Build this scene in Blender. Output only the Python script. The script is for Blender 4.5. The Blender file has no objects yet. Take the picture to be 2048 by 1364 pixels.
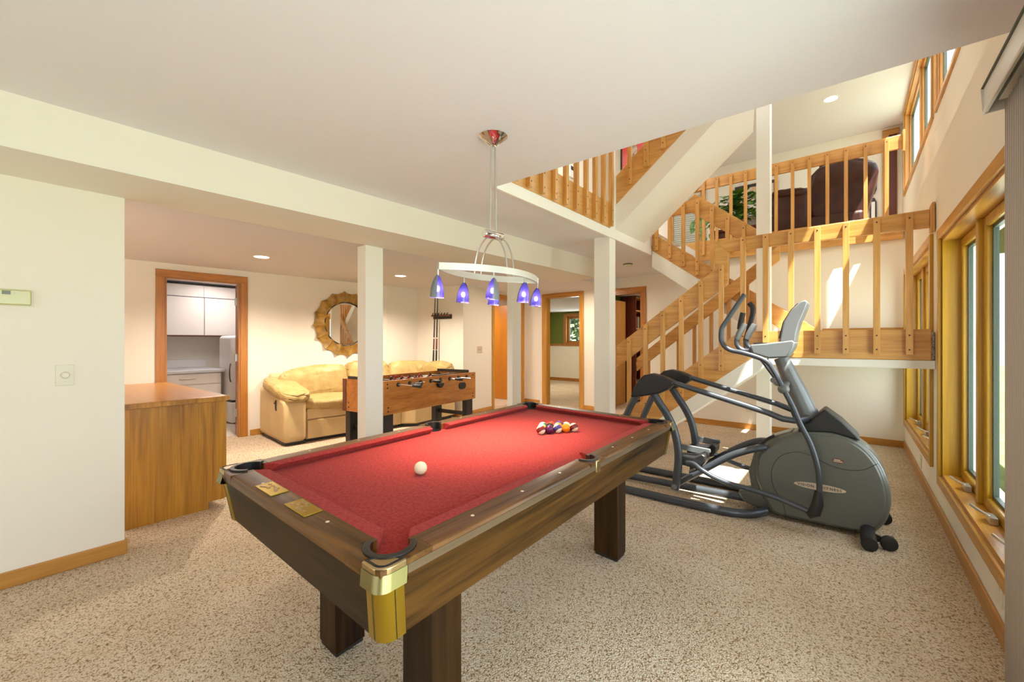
import bpy, bmesh, math, random
from mathutils import Vector, Matrix, noise as mnoise

random.seed(11)
C = bpy.context.scene.collection
SC = bpy.context.scene
PI = math.pi
R = math.radians

# ------------------------------------------------------------------ camera, world, sun, exposure
cam = bpy.data.cameras.new('camera')
cam.sensor_width = 36.0
cam.lens = 14.90
cam.clip_start = 0.02
camo = bpy.data.objects.new('camera', cam)
C.objects.link(camo)
camo.location = (0, 0, 1.31)
camo.rotation_euler = (R(90), 0, math.atan(678 / 847.6))
SC.camera = camo

SC.view_settings.view_transform = 'Standard'
SC.view_settings.look = 'None'
SC.view_settings.exposure = 0.25
SC.view_settings.gamma = 1.0
SC.view_settings.use_curve_mapping = False
SC.cycles.use_denoising = True
SC.cycles.max_bounces = 10
SC.cycles.diffuse_bounces = 6
SC.cycles.glossy_bounces = 3
SC.cycles.transparent_max_bounces = 12
SC.cycles.sample_clamp_indirect = 6.0
SC.cycles.caustics_reflective = False
SC.cycles.caustics_refractive = False

world = bpy.data.worlds.new('sky')
SC.world = world
world.use_nodes = True
wn = world.node_tree.nodes
wn['Background'].inputs[0].default_value = (0.86, 0.94, 1.0, 1)
wn['Background'].inputs[1].default_value = 1.5

sl = bpy.data.lights.new('sun', 'SUN')
sl.energy = 26.0
sl.angle = R(0.6)
sl.color = (1.0, 0.95, 0.86)
sun = bpy.data.objects.new('sun', sl)
C.objects.link(sun)
sun.rotation_euler = Vector((-0.40, 0.20, -1.0)).to_track_quat('-Z', 'Y').to_euler()


def area(name, loc, rot, sx, sy, power, color=(1, 1, 1), spread=180):
    l = bpy.data.lights.new(name, 'AREA')
    l.shape = 'RECTANGLE'
    l.size, l.size_y, l.energy, l.color = sx, sy, power, color
    l.spread = R(spread)
    o = bpy.data.objects.new(name, l)
    C.objects.link(o)
    o.location, o.rotation_euler = loc, rot
    return o


DAY = (0.88, 0.95, 1.0)
WARM = (1.0, 0.86, 0.69)
# daylight entering through the glazing (outside each window)
area('rear_fill_light', (-1.5, -3.75, 1.25), (R(-90), 0, R(180)), 3.8, 2.0, 20, DAY)  # fill light for the added, unseen rear window
area('daylight_patio_door', (0.95, 0.4, 1.05), (0, R(90), 0), 1.9, 2.4, 74, DAY)
area('daylight_near_window', (1.0, 3.6, 1.2), (0, R(90), 0), 1.7, 1.6, 45, DAY)
area('daylight_far_window', (1.0, 5.85, 1.2), (0, R(90), 0), 1.7, 2.0, 40, DAY)
area('daylight_upper_near_window', (1.15, 4.4, 4.4), (0, R(90), 0), 1.2, 3.4, 30, DAY)
area('daylight_upper_far_window', (1.15, 8.0, 4.4), (0, R(90), 0), 1.2, 3.0, 30, DAY)

# ------------------------------------------------------------------ materials
def new_mat(name):
    m = bpy.data.materials.new(name)
    m.use_nodes = True
    return m, m.node_tree, m.node_tree.nodes['Principled BSDF']


def plain(name, col, rough=0.5, metal=0.0, bump=0.0, bscale=60, spec=0.5, coat=0.0):
    m, nt, p = new_mat(name)
    p.inputs['Base Color'].default_value = (*col, 1)
    p.inputs['Roughness'].default_value = rough
    p.inputs['Metallic'].default_value = metal
    p.inputs['Specular IOR Level'].default_value = spec
    p.inputs['Coat Weight'].default_value = coat
    if bump:
        tc = nt.nodes.new('ShaderNodeTexCoord')
        nz = nt.nodes.new('ShaderNodeTexNoise')
        nz.inputs['Scale'].default_value = bscale
        nz.inputs['Detail'].default_value = 4
        b = nt.nodes.new('ShaderNodeBump')
        b.inputs['Strength'].default_value = bump
        b.inputs['Distance'].default_value = 0.01
        nt.links.new(tc.outputs['Object'], nz.inputs['Vector'])
        nt.links.new(nz.outputs['Fac'], b.inputs['Height'])
        nt.links.new(b.outputs['Normal'], p.inputs['Normal'])
    return m


def wood(name, dark, light, axis='X', scale=1.0, rough=0.35, coat=0.15, contrast=0.5, spec=0.5):
    m, nt, p = new_mat(name)
    p.inputs['Specular IOR Level'].default_value = spec
    N, L = nt.nodes, nt.links
    tc = N.new('ShaderNodeTexCoord')
    mp = N.new('ShaderNodeMapping')
    s = [9.0 * scale] * 3
    s['XYZ'.index(axis)] = 0.7 * scale
    mp.inputs['Scale'].default_value = s
    L.new(tc.outputs['Object'], mp.inputs['Vector'])
    n1 = N.new('ShaderNodeTexNoise')
    n1.inputs['Scale'].default_value = 1.6
    n1.inputs['Detail'].default_value = 5
    n1.inputs['Distortion'].default_value = 1.1
    L.new(mp.outputs[0], n1.inputs['Vector'])
    mp2 = N.new('ShaderNodeMapping')
    s2 = [70.0 * scale] * 3
    s2['XYZ'.index(axis)] = 2.2 * scale
    mp2.inputs['Scale'].default_value = s2
    L.new(tc.outputs['Object'], mp2.inputs['Vector'])
    n2 = N.new('ShaderNodeTexNoise')
    n2.inputs['Scale'].default_value = 1.5
    n2.inputs['Detail'].default_value = 3
    L.new(mp2.outputs[0], n2.inputs['Vector'])
    mx = N.new('ShaderNodeMath')
    mx.operation = 'MULTIPLY_ADD'
    L.new(n2.outputs['Fac'], mx.inputs[0])
    mx.inputs[1].default_value = 0.45
    sub = N.new('ShaderNodeMath')
    sub.operation = 'MULTIPLY_ADD'
    L.new(n1.outputs['Fac'], sub.inputs[0])
    sub.inputs[1].default_value = 0.9
    sub.inputs[2].default_value = -0.16
    L.new(sub.outputs[0], mx.inputs[2])
    cr = N.new('ShaderNodeValToRGB')
    cr.color_ramp.elements[0].position = 0.5 - contrast * 0.5
    cr.color_ramp.elements[1].position = 0.5 + contrast * 0.5
    cr.color_ramp.elements[0].color = (*dark, 1)
    cr.color_ramp.elements[1].color = (*light, 1)
    L.new(mx.outputs[0], cr.inputs['Fac'])
    L.new(cr.outputs['Color'], p.inputs['Base Color'])
    p.inputs['Roughness'].default_value = rough
    p.inputs['Coat Weight'].default_value = coat
    p.inputs['Coat Roughness'].default_value = 0.2
    return m


def emit(name, col, strength):
    m = bpy.data.materials.new(name)
    m.use_nodes = True
    nt = m.node_tree
    nt.nodes.clear()
    e = nt.nodes.new('ShaderNodeEmission')
    e.inputs[0].default_value = (*col, 1)
    e.inputs[1].default_value = strength
    o = nt.nodes.new('ShaderNodeOutputMaterial')
    nt.links.new(e.outputs[0], o.inputs[0])
    return m


def glass(name, tint=(0.97, 0.99, 0.98), refl=0.06):
    m = bpy.data.materials.new(name)
    m.use_nodes = True
    nt = m.node_tree
    nt.nodes.clear()
    t = nt.nodes.new('ShaderNodeBsdfTransparent')
    t.inputs[0].default_value = (*tint, 1)
    g = nt.nodes.new('ShaderNodeBsdfGlossy')
    g.inputs['Roughness'].default_value = 0.02
    mx = nt.nodes.new('ShaderNodeMixShader')
    mx.inputs[0].default_value = refl
    o = nt.nodes.new('ShaderNodeOutputMaterial')
    nt.links.new(t.outputs[0], mx.inputs[1])
    nt.links.new(g.outputs[0], mx.inputs[2])
    nt.links.new(mx.outputs[0], o.inputs[0])
    return m


def lampglass(name, col):
    m = bpy.data.materials.new(name)
    m.use_nodes = True
    nt = m.node_tree
    nt.nodes.clear()
    t = nt.nodes.new('ShaderNodeBsdfTransparent')
    t.inputs[0].default_value = (*col, 1)
    tl = nt.nodes.new('ShaderNodeBsdfTranslucent')
    tl.inputs[0].default_value = (*col, 1)
    g = nt.nodes.new('ShaderNodeBsdfGlossy')
    g.inputs['Roughness'].default_value = 0.08
    m1 = nt.nodes.new('ShaderNodeMixShader')
    m1.inputs[0].default_value = 0.55
    m2 = nt.nodes.new('ShaderNodeMixShader')
    m2.inputs[0].default_value = 0.08
    o = nt.nodes.new('ShaderNodeOutputMaterial')
    nt.links.new(t.outputs[0], m1.inputs[1])
    nt.links.new(tl.outputs[0], m1.inputs[2])
    nt.links.new(m1.outputs[0], m2.inputs[1])
    nt.links.new(g.outputs[0], m2.inputs[2])
    nt.links.new(m2.outputs[0], o.inputs[0])
    return m


def carpet_mat():
    m, nt, p = new_mat('carpet')
    N, L = nt.nodes, nt.links
    tc = N.new('ShaderNodeTexCoord')
    n0 = N.new('ShaderNodeTexNoise')
    n0.inputs['Scale'].default_value = 48
    n0.inputs['Detail'].default_value = 3
    L.new(tc.outputs['Object'], n0.inputs['Vector'])
    wv = N.new('ShaderNodeVectorMath')
    wv.operation = 'MULTIPLY_ADD'
    L.new(n0.outputs['Color'], wv.inputs[0])
    wv.inputs[1].default_value = (0.016, 0.016, 0.0)
    L.new(tc.outputs['Object'], wv.inputs[2])
    v = N.new('ShaderNodeTexVoronoi')
    v.inputs['Scale'].default_value = 140
    L.new(wv.outputs[0], v.inputs['Vector'])
    n2 = N.new('ShaderNodeTexNoise')
    n2.inputs['Scale'].default_value = 210
    n2.inputs['Detail'].default_value = 3
    L.new(tc.outputs['Object'], n2.inputs['Vector'])
    ad = N.new('ShaderNodeMath')
    ad.operation = 'MULTIPLY_ADD'          # pile height: tuft centre high, gaps low
    L.new(v.outputs['Distance'], ad.inputs[0])
    ad.inputs[1].default_value = -0.95
    L.new(n2.outputs['Fac'], ad.inputs[2])
    ad2 = N.new('ShaderNodeMath')
    ad2.operation = 'MULTIPLY_ADD'
    L.new(n0.outputs['Fac'], ad2.inputs[0])
    ad2.inputs[1].default_value = 0.7
    L.new(ad.outputs[0], ad2.inputs[2])
    cr = N.new('ShaderNodeValToRGB')
    e = cr.color_ramp.elements
    e[0].position, e[0].color = 0.0, (0.33, 0.21, 0.105, 1)
    e[1].position, e[1].color = 0.60, (0.88, 0.75, 0.60, 1)
    k = e.new(0.30)
    k.color = (0.76, 0.61, 0.445, 1)
    L.new(ad2.outputs[0], cr.inputs['Fac'])
    n1 = N.new('ShaderNodeTexNoise')
    n1.inputs['Scale'].default_value = 2.2
    n1.inputs['Detail'].default_value = 3
    L.new(tc.outputs['Object'], n1.inputs['Vector'])
    mx = N.new('ShaderNodeMix')
    mx.data_type = 'RGBA'
    mx.blend_type = 'MULTIPLY'
    mx.inputs['Factor'].default_value = 0.6
    cr2 = N.new('ShaderNodeValToRGB')
    cr2.color_ramp.elements[0].position, cr2.color_ramp.elements[0].color = 0.35, (0.84, 0.79, 0.73, 1)
    cr2.color_ramp.elements[1].position, cr2.color_ramp.elements[1].color = 0.65, (1, 1, 1, 1)
    L.new(n1.outputs['Fac'], cr2.inputs['Fac'])
    L.new(cr.outputs['Color'], mx.inputs['A'])
    L.new(cr2.outputs['Color'], mx.inputs['B'])
    L.new(mx.outputs['Result'], p.inputs['Base Color'])
    p.inputs['Roughness'].default_value = 1.0
    p.inputs['Specular IOR Level'].default_value = 0.05
    b = N.new('ShaderNodeBump')
    b.inputs['Strength'].default_value = 0.8
    b.inputs['Distance'].default_value = 0.010
    L.new(ad2.outputs[0], b.inputs['Height'])
    L.new(b.outputs['Normal'], p.inputs['Normal'])
    return m


def noisy(name, c1, c2, scale, rough=0.6, bump=0.2, detail=5, sheen=0.0, spec=0.4, dist=0.01):
    m, nt, p = new_mat(name)
    N, L = nt.nodes, nt.links
    tc = N.new('ShaderNodeTexCoord')
    n = N.new('ShaderNodeTexNoise')
    n.inputs['Scale'].default_value = scale
    n.inputs['Detail'].default_value = detail
    L.new(tc.outputs['Object'], n.inputs['Vector'])
    cr = N.new('ShaderNodeValToRGB')
    cr.color_ramp.elements[0].position, cr.color_ramp.elements[0].color = 0.35, (*c1, 1)
    cr.color_ramp.elements[1].position, cr.color_ramp.elements[1].color = 0.65, (*c2, 1)
    L.new(n.outputs['Fac'], cr.inputs['Fac'])
    L.new(cr.outputs['Color'], p.inputs['Base Color'])
    p.inputs['Roughness'].default_value = rough
    p.inputs['Sheen Weight'].default_value = sheen
    p.inputs['Specular IOR Level'].default_value = spec
    if bump:
        b = N.new('ShaderNodeBump')
        b.inputs['Strength'].default_value = bump
        b.inputs['Distance'].default_value = dist
        L.new(n.outputs['Fac'], b.inputs['Height'])
        L.new(b.outputs['Normal'], p.inputs['Normal'])
    return m


def ball_mat(name, col, stripe):
    m, nt, p = new_mat(name)
    p.inputs['Roughness'].default_value = 0.08
    if not stripe:
        p.inputs['Base Color'].default_value = (*col, 1)
        return m
    N, L = nt.nodes, nt.links
    tc = N.new('ShaderNodeTexCoord')
    sp = N.new('ShaderNodeSeparateXYZ')
    L.new(tc.outputs['Object'], sp.inputs[0])
    ab = N.new('ShaderNodeMath')
    ab.operation = 'ABSOLUTE'
    L.new(sp.outputs['Z'], ab.inputs[0])
    gt = N.new('ShaderNodeMath')
    gt.operation = 'GREATER_THAN'
    L.new(ab.outputs[0], gt.inputs[0])
    gt.inputs[1].default_value = 0.0125
    mx = N.new('ShaderNodeMix')
    mx.data_type = 'RGBA'
    L.new(gt.outputs[0], mx.inputs['Factor'])
    mx.inputs['A'].default_value = (*col, 1)
    mx.inputs['B'].default_value = (0.85, 0.74, 0.5, 1)
    L.new(mx.outputs['Result'], p.inputs['Base Color'])
    return m


M = {}
M['wall'] = plain('wall_paint', (0.84, 0.785, 0.695), 0.75, bump=0.05, bscale=180, spec=0.25)
M['upwall'] = M['wall']
M['ceil'] = plain('ceiling_paint', (0.79, 0.77, 0.80), 0.85, bump=0.08, bscale=140, spec=0.2)
M['white'] = plain('white_trim_paint', (0.87, 0.84, 0.77), 0.55, spec=0.3)
M['green'] = plain('green_paint', (0.135, 0.165, 0.026), 0.8)
M['carpet'] = carpet_mat()
M['vinyl'] = noisy('pale_vinyl', (0.60, 0.52, 0.42), (0.74, 0.66, 0.56), 6, 0.35, 0.0)
M['oakX'] = wood('golden_oak_x', (0.34, 0.14, 0.022), (0.56, 0.265, 0.052), 'X', contrast=0.4)
M['oakY'] = wood('golden_oak_y', (0.36, 0.15, 0.022), (0.56, 0.27, 0.055), 'Y')
M['oakZ'] = wood('golden_oak_z', (0.40, 0.175, 0.025), (0.60, 0.30, 0.06), 'Z')
M['railX'] = wood('rail_oak_x', (0.50, 0.235, 0.05), (0.73, 0.40, 0.125), 'X', contrast=0.4)
M['railY'] = wood('rail_oak_y', (0.50, 0.235, 0.05), (0.73, 0.40, 0.125), 'Y', contrast=0.4)
M['railZ'] = wood('rail_oak_z', (0.50, 0.235, 0.05), (0.73, 0.40, 0.125), 'Z', contrast=0.4)
M['winZ'] = wood('window_oak_z', (0.36, 0.175, 0.004), (0.55, 0.30, 0.012), 'Z', 0.7, contrast=0.4)
M['winY'] = wood('window_oak_y', (0.42, 0.185, 0.018), (0.64, 0.32, 0.055), 'Y', 0.7, contrast=0.4)
M['doortrimZ'] = wood('door_trim_z', (0.30, 0.105, 0.012), (0.48, 0.195, 0.028), 'Z')
M['doortrimX'] = wood('door_trim_x', (0.30, 0.105, 0.012), (0.48, 0.195, 0.028), 'Y')
M['doorslab'] = wood('orange_door', (0.50, 0.17, 0.01), (0.62, 0.24, 0.014), 'Z', 0.6)
M['cabZ'] = wood('cabinet_oak_z', (0.25, 0.10, 0.006), (0.54, 0.25, 0.022), 'Z', 0.8, contrast=0.38)
M['cabtop'] = wood('cabinet_top', (0.30, 0.12, 0.018), (0.42, 0.19, 0.038), 'X', 0.8, rough=0.28)
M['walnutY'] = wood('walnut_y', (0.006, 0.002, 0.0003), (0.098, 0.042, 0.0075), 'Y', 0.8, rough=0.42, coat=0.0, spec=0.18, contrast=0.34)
M['walnutshadeX'] = wood('walnut_x_shaded', (0.005, 0.0017, 0.0003), (0.042, 0.017, 0.0032), 'X', 0.8, rough=0.42, coat=0.0, spec=0.18, contrast=0.34)  # shade on the end aprons put into a darker copy of the walnut
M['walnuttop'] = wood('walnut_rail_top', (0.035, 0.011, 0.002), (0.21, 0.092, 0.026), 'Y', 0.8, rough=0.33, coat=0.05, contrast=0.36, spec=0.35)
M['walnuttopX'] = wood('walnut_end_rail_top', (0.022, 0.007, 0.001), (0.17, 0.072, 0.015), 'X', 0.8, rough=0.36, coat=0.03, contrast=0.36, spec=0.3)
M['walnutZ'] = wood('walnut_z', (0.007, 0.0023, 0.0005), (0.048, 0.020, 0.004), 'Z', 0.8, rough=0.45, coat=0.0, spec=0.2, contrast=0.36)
M['edgesheen'] = wood('walnut_edge_sheen', (0.085, 0.055, 0.030), (0.15, 0.10, 0.06), 'Y', 0.8, rough=0.3)  # grey reflection on the rail sides put into the wood colour
M['felt'] = noisy('red_felt', (0.31, 0.027, 0.023), (0.41, 0.050, 0.043), 90, 0.95, 0.12, 6, 0.06, 0.05)
M['brass'] = plain('satin_brass', (0.46, 0.32, 0.035), 0.36, 1.0)
M['brassdk'] = plain('antique_brass', (0.27, 0.235, 0.105), 0.36, 1.0)
M['brasslt'] = plain('polished_brass', (0.50, 0.36, 0.19), 0.3, 1.0)
M['rubber'] = plain('black_rubber', (0.016, 0.014, 0.013), 0.5)
M['leatherblk'] = plain('pocket_leather', (0.012, 0.010, 0.010), 0.35)
M['pearl'] = plain('pearl_dot', (0.78, 0.70, 0.55), 0.3)
M['cue'] = plain('cue_ball_ivory', (0.82, 0.72, 0.50), 0.12)
M['steel'] = plain('painted_steel_grey', (0.085, 0.095, 0.115), 0.32, 0.55)
M['greysh'] = plain('grey_green_shell', (0.118, 0.125, 0.11), 0.36, 0.15, coat=0.3)
M['silver'] = plain('silver_plastic', (0.18, 0.19, 0.20), 0.38, 0.25)
M['blackpl'] = plain('black_plastic', (0.014, 0.014, 0.016), 0.42)
M['chrome'] = plain('chrome', (0.75, 0.72, 0.68), 0.08, 1.0)
M['nickel'] = plain('brushed_nickel', (0.62, 0.60, 0.56), 0.30, 0.9)
M['bargrey'] = plain('satin_bar', (0.66, 0.64, 0.58), 0.40, 0.35)
M['leather'] = noisy('butter_leather', (0.44, 0.315, 0.115), (0.53, 0.385, 0.16), 9, 0.42, 0.45, 3, dist=0.03)
M['leatherlt'] = noisy('cream_leather', (0.64, 0.48, 0.235), (0.69, 0.52, 0.27), 5, 0.42, 0.06, 4)
M['leatherbr'] = noisy('brown_leather', (0.040, 0.013, 0.011), (0.066, 0.023, 0.018), 7, 0.36, 0.12)
M['foosX'] = wood('foosball_wood', (0.32, 0.10, 0.014), (0.55, 0.22, 0.045), 'Y', 0.8, contrast=0.36)
M['foosdk'] = wood('foosball_dark_edge', (0.10, 0.02, 0.008), (0.17, 0.045, 0.015), 'Z', 1)
M['blackpaint'] = plain('black_paint', (0.014, 0.013, 0.013), 0.45)
M['redfig'] = plain('red_figure', (0.30, 0.03, 0.02), 0.4)
M['yelfig'] = plain('black_figure', (0.03, 0.02, 0.02), 0.4)
M['pitch'] = plain('green_pitch', (0.035, 0.10, 0.03), 0.6)
M['mirror'] = plain('mirror_glass', (0.92, 0.92, 0.90), 0.02, 1.0)
M['mirfrm'] = noisy('mirror_frame_wood', (0.20, 0.10, 0.014), (0.44, 0.265, 0.065), 9, 0.4, 0.1)
M['redwood'] = wood('dark_red_wood', (0.085, 0.014, 0.006), (0.15, 0.03, 0.012), 'Z', 0.8)
M['whitelam'] = plain('white_laminate', (0.84, 0.77, 0.72), 0.4)
M['whiteapp'] = plain('white_enamel', (0.82, 0.80, 0.79), 0.3)
M['glass'] = glass('window_glass')
M['darksash'] = plain('dark_green_weatherstrip', (0.055, 0.075, 0.06), 0.5)
M['slat'] = plain('taupe_blind_slat', (0.54, 0.45, 0.37), 0.6)
M['valance'] = plain('valance_metal', (0.66, 0.64, 0.58), 0.35, 0.1)
M['lampglass'] = lampglass('violet_lamp_glass', (0.27, 0.20, 0.95))
M['bulb'] = emit('lamp_bulb', (0.90, 0.86, 1.0), 14.0)
M['downlens'] = emit('downlight_lens', (1.0, 0.93, 0.78), 5.0)
M['plate'] = plain('ivory_plate', (0.74, 0.69, 0.56), 0.4)
M['thermo'] = plain('thermostat_body', (0.55, 0.53, 0.24), 0.25, spec=0.8)
M['lcd'] = plain('lcd_grey', (0.13, 0.14, 0.08), 0.25)
M['leaf'] = noisy('plant_leaf', (0.05, 0.16, 0.022), (0.20, 0.40, 0.07), 22, 0.4, 0.05)
M['treeleaf'] = noisy('outdoor_leaf', (0.05, 0.11, 0.035), (0.33, 0.44, 0.22), 3.5, 0.6, 0.0)
M['basket'] = noisy('white_basket', (0.50, 0.50, 0.48), (0.72, 0.72, 0.70), 60, 0.7, 0.4)
M['darkframe'] = plain('dark_picture_frame', (0.035, 0.028, 0.028), 0.4)
M['lawn'] = noisy('lawn', (0.10, 0.16, 0.05), (0.20, 0.26, 0.09), 2, 0.9, 0.0)
M['bark'] = plain('bark', (0.09, 0.06, 0.04), 0.9)


# ------------------------------------------------------------------ mesh helpers
class MB:
    def __init__(s):
        s.bm = bmesh.new()

    def verts(s, pts):
        return [s.bm.verts.new(p) for p in pts]

    def face(s, vs):
        try:
            return s.bm.faces.new(vs)
        except ValueError:
            return None

    def hexa(s, p):  # 8 points: bottom 0-3 ccw, top 4-7
        v = s.verts(p)
        for f in ((0, 3, 2, 1), (4, 5, 6, 7), (0, 1, 5, 4), (1, 2, 6, 5), (2, 3, 7, 6), (3, 0, 4, 7)):
            s.face([v[i] for i in f])
        return s

    def box(s, x0, x1, y0, y1, z0, z1):
        return s.hexa([(x0, y0, z0), (x1, y0, z0), (x1, y1, z0), (x0, y1, z0),
                       (x0, y0, z1), (x1, y0, z1), (x1, y1, z1), (x0, y1, z1)])

    def obox(s, c, size, rot=None):
        m = Matrix.Translation(Vector(c)) @ (rot.to_4x4() if rot is not None else Matrix())
        a, b, d = size[0] / 2, size[1] / 2, size[2] / 2
        pts = [(-a, -b, -d), (a, -b, -d), (a, b, -d), (-a, b, -d), (-a, -b, d), (a, -b, d), (a, b, d), (-a, b, d)]
        return s.hexa([m @ Vector(p) for p in pts])

    def prism(s, poly, axis, a, b):
        def mk(u, v, w):
            return {'X': (w, u, v), 'Y': (u, w, v), 'Z': (u, v, w)}[axis]
        A = s.verts([mk(u, v, a) for u, v in poly])
        B = s.verts([mk(u, v, b) for u, v in poly])
        s.face(A)
        s.face(B[::-1])
        n = len(poly)
        for i in range(n):
            s.face([A[i], B[i], B[(i + 1) % n], A[(i + 1) % n]])
        return s

    def tube(s, pts, r, n=10, closed=False, flat=1.0):
        pts = [Vector(p) for p in pts]
        k = len(pts)
        rr = r if isinstance(r, (list, tuple)) else [r] * k
        T = []
        for i in range(k):
            if closed:
                t = pts[(i + 1) % k] - pts[(i - 1) % k]
            else:
                t = pts[min(i + 1, k - 1)] - pts[max(i - 1, 0)]
            T.append(t.normalized())
        up = Vector((0, 0, 1)) if abs(T[0].z) < 0.9 else Vector((0, 1, 0))
        nrm = (up - T[0] * up.dot(T[0])).normalized()
        rings = []
        for i in range(k):
            nrm = (nrm - T[i] * nrm.dot(T[i])).normalized()
            bn = T[i].cross(nrm)
            rings.append(s.verts([pts[i] + (nrm * math.cos(2 * PI * j / n) + bn * math.sin(2 * PI * j / n) * flat) * rr[i] for j in range(n)]))
        m = k if closed else k - 1
        for i in range(m):
            a, b = rings[i], rings[(i + 1) % k]
            for j in range(n):
                s.face([a[j], a[(j + 1) % n], b[(j + 1) % n], b[j]])
        if not closed:
            s.face(rings[0][::-1])
            s.face(rings[-1])
        return s

    def lathe(s, prof, c=(0, 0, 0), n=20, mat=None, a0=0, a1=2 * PI):
        full = abs(a1 - a0 - 2 * PI) < 1e-6
        m = Matrix.Translation(Vector(c)) @ (mat.to_4x4() if mat is not None else Matrix())
        cols = []
        k = n if full else n + 1
        for i in range(k):
            a = a0 + (a1 - a0) * i / n
            cols.append(s.verts([m @ Vector((r * math.cos(a), r * math.sin(a), z)) for r, z in prof]))
        for i in range(n):
            A, B = cols[i], cols[(i + 1) % k]
            for j in range(len(prof) - 1):
                s.face([A[j], B[j], B[j + 1], A[j + 1]])
        return s

    def sphere(s, c, r, n=20, sc=(1, 1, 1)):
        m = Matrix.Translation(Vector(c)) @ Matrix.Diagonal((*sc, 1))
        bmesh.ops.create_uvsphere(s.bm, u_segments=n, v_segments=max(6, n // 2), radius=r, matrix=m)
        return s

    def soft(s, c, size, e=0.4, rot=None, wr=0.0, fs=4.0, n=(28, 16), seed=0.0):
        """pillow-like superellipsoid"""
        m = Matrix.Translation(Vector(c)) @ (rot.to_4x4() if rot is not None else Matrix())
        a, b, d = size[0] / 2, size[1] / 2, size[2] / 2

        def pw(x, q):
            return math.copysign(abs(x) ** q, x)
        nu, nv = n
        rows = []
        for j in range(nv + 1):
            ph = -PI / 2 + PI * j / nv
            row = []
            for i in range(nu):
                th = 2 * PI * i / nu
                p = Vector((a * pw(math.cos(ph), e) * pw(math.cos(th), e), b * pw(math.cos(ph), e) * pw(math.sin(th), e), d * pw(math.sin(ph), e)))
                if wr:
                    q = Vector((p.x * fs + seed, p.y * fs * 0.6, p.z * fs * 0.6 + seed))
                    k = 1 + wr * 0.9 * mnoise.noise(q) + wr * 0.25 * mnoise.noise(q * 3.1)
                    k -= wr * 0.42 * max(0.0, 1 - abs(mnoise.noise(Vector((q.x * 1.2, q.y * 1.5, q.z * 3.4)))) / 0.11)
                    p = Vector((p.x, p.y, p.z)) * k
                row.append(m @ p)
            rows.append(s.verts(row))
        for j in range(nv):
            for i in range(nu):
                s.face([rows[j][i], rows[j][(i + 1) % nu], rows[j + 1][(i + 1) % nu], rows[j + 1][i]])
        bmesh.ops.remove_doubles(s.bm, verts=s.bm.verts, dist=1e-5)
        return s


ORG = {}


def obj(name, mb, mat, parent=None, bevel=0.0, seg=2, sharp=35, subs=0):
    bm = mb.bm
    bmesh.ops.recalc_face_normals(bm, faces=bm.faces)
    me = bpy.data.meshes.new(name)
    bm.to_mesh(me)
    bm.free()
    if isinstance(mat, str):
        mat = M[mat]
    me.materials.append(mat)
    for p in me.polygons:
        p.use_smooth = True
    me.set_sharp_from_angle(angle=R(sharp))
    o = bpy.data.objects.new(name, me)
    C.objects.link(o)
    if parent is not None:
        o.parent = parent
        org = ORG.get(parent.name, Vector((0, 0, 0)))
        me.transform(Matrix.Translation(-org))
        ORG[o.name] = org
    if bevel:
        b = o.modifiers.new('bevel', 'BEVEL')
        b.width = bevel
        b.segments = seg
        b.limit_method = 'ANGLE'
        b.angle_limit = R(40)
    if subs:
        q = o.modifiers.new('subdivision', 'SUBSURF')
        q.levels = q.render_levels = subs
    return o


def tag(o, label=None, cat=None, group=None, kind=None):
    if label:
        o['label'] = label
    if cat:
        o['category'] = cat
    if group:
        o['group'] = group
    if kind:
        o['kind'] = kind
    return o


def thing(name, label, cat, loc=(0, 0, 0), group=None, kind=None):
    """Empty at the base of a thing; parts are given in world coordinates"""
    o = bpy.data.objects.new(name, None)
    o.empty_display_size = 0.1
    C.objects.link(o)
    o.location = loc
    ORG[o.name] = Vector(loc)
    return tag(o, label, cat, group, kind)


def solo(o, loc):
    """give a one-mesh thing its origin"""
    o.data.transform(Matrix.Translation(-Vector(loc)))
    o.location = loc
    return o


def struct(name, mb, mat, label=None, cat=None, **k):
    o = obj(name, mb, mat, **k)
    return tag(o, label, cat, kind='structure')


def dup(root, loc, label, group=None):
    r = root.copy()
    C.objects.link(r)
    r.location = loc
    r['label'] = label
    if group:
        r['group'] = group
    for ch in list(root.children):
        c = ch.copy()
        C.objects.link(c)
        c.parent = r
        for g in list(ch.children):
            d = g.copy()
            C.objects.link(d)
            d.parent = c
    return r


def smooth(pts, n=6):
    """Catmull-Rom through the points"""
    P = [Vector(p) for p in pts]
    P = [P[0] * 2 - P[1]] + P + [P[-1] * 2 - P[-2]]
    out = []
    for i in range(1, len(P) - 2):
        for k in range(n):
            t = k / n
            a, b, c, d = P[i - 1], P[i], P[i + 1], P[i + 2]
            out.append(0.5 * ((2 * b) + (c - a) * t + (2 * a - 5 * b + 4 * c - d) * t * t + (3 * b - a - 3 * c + d) * t ** 3))
    out.append(P[-2])
    return out


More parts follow.
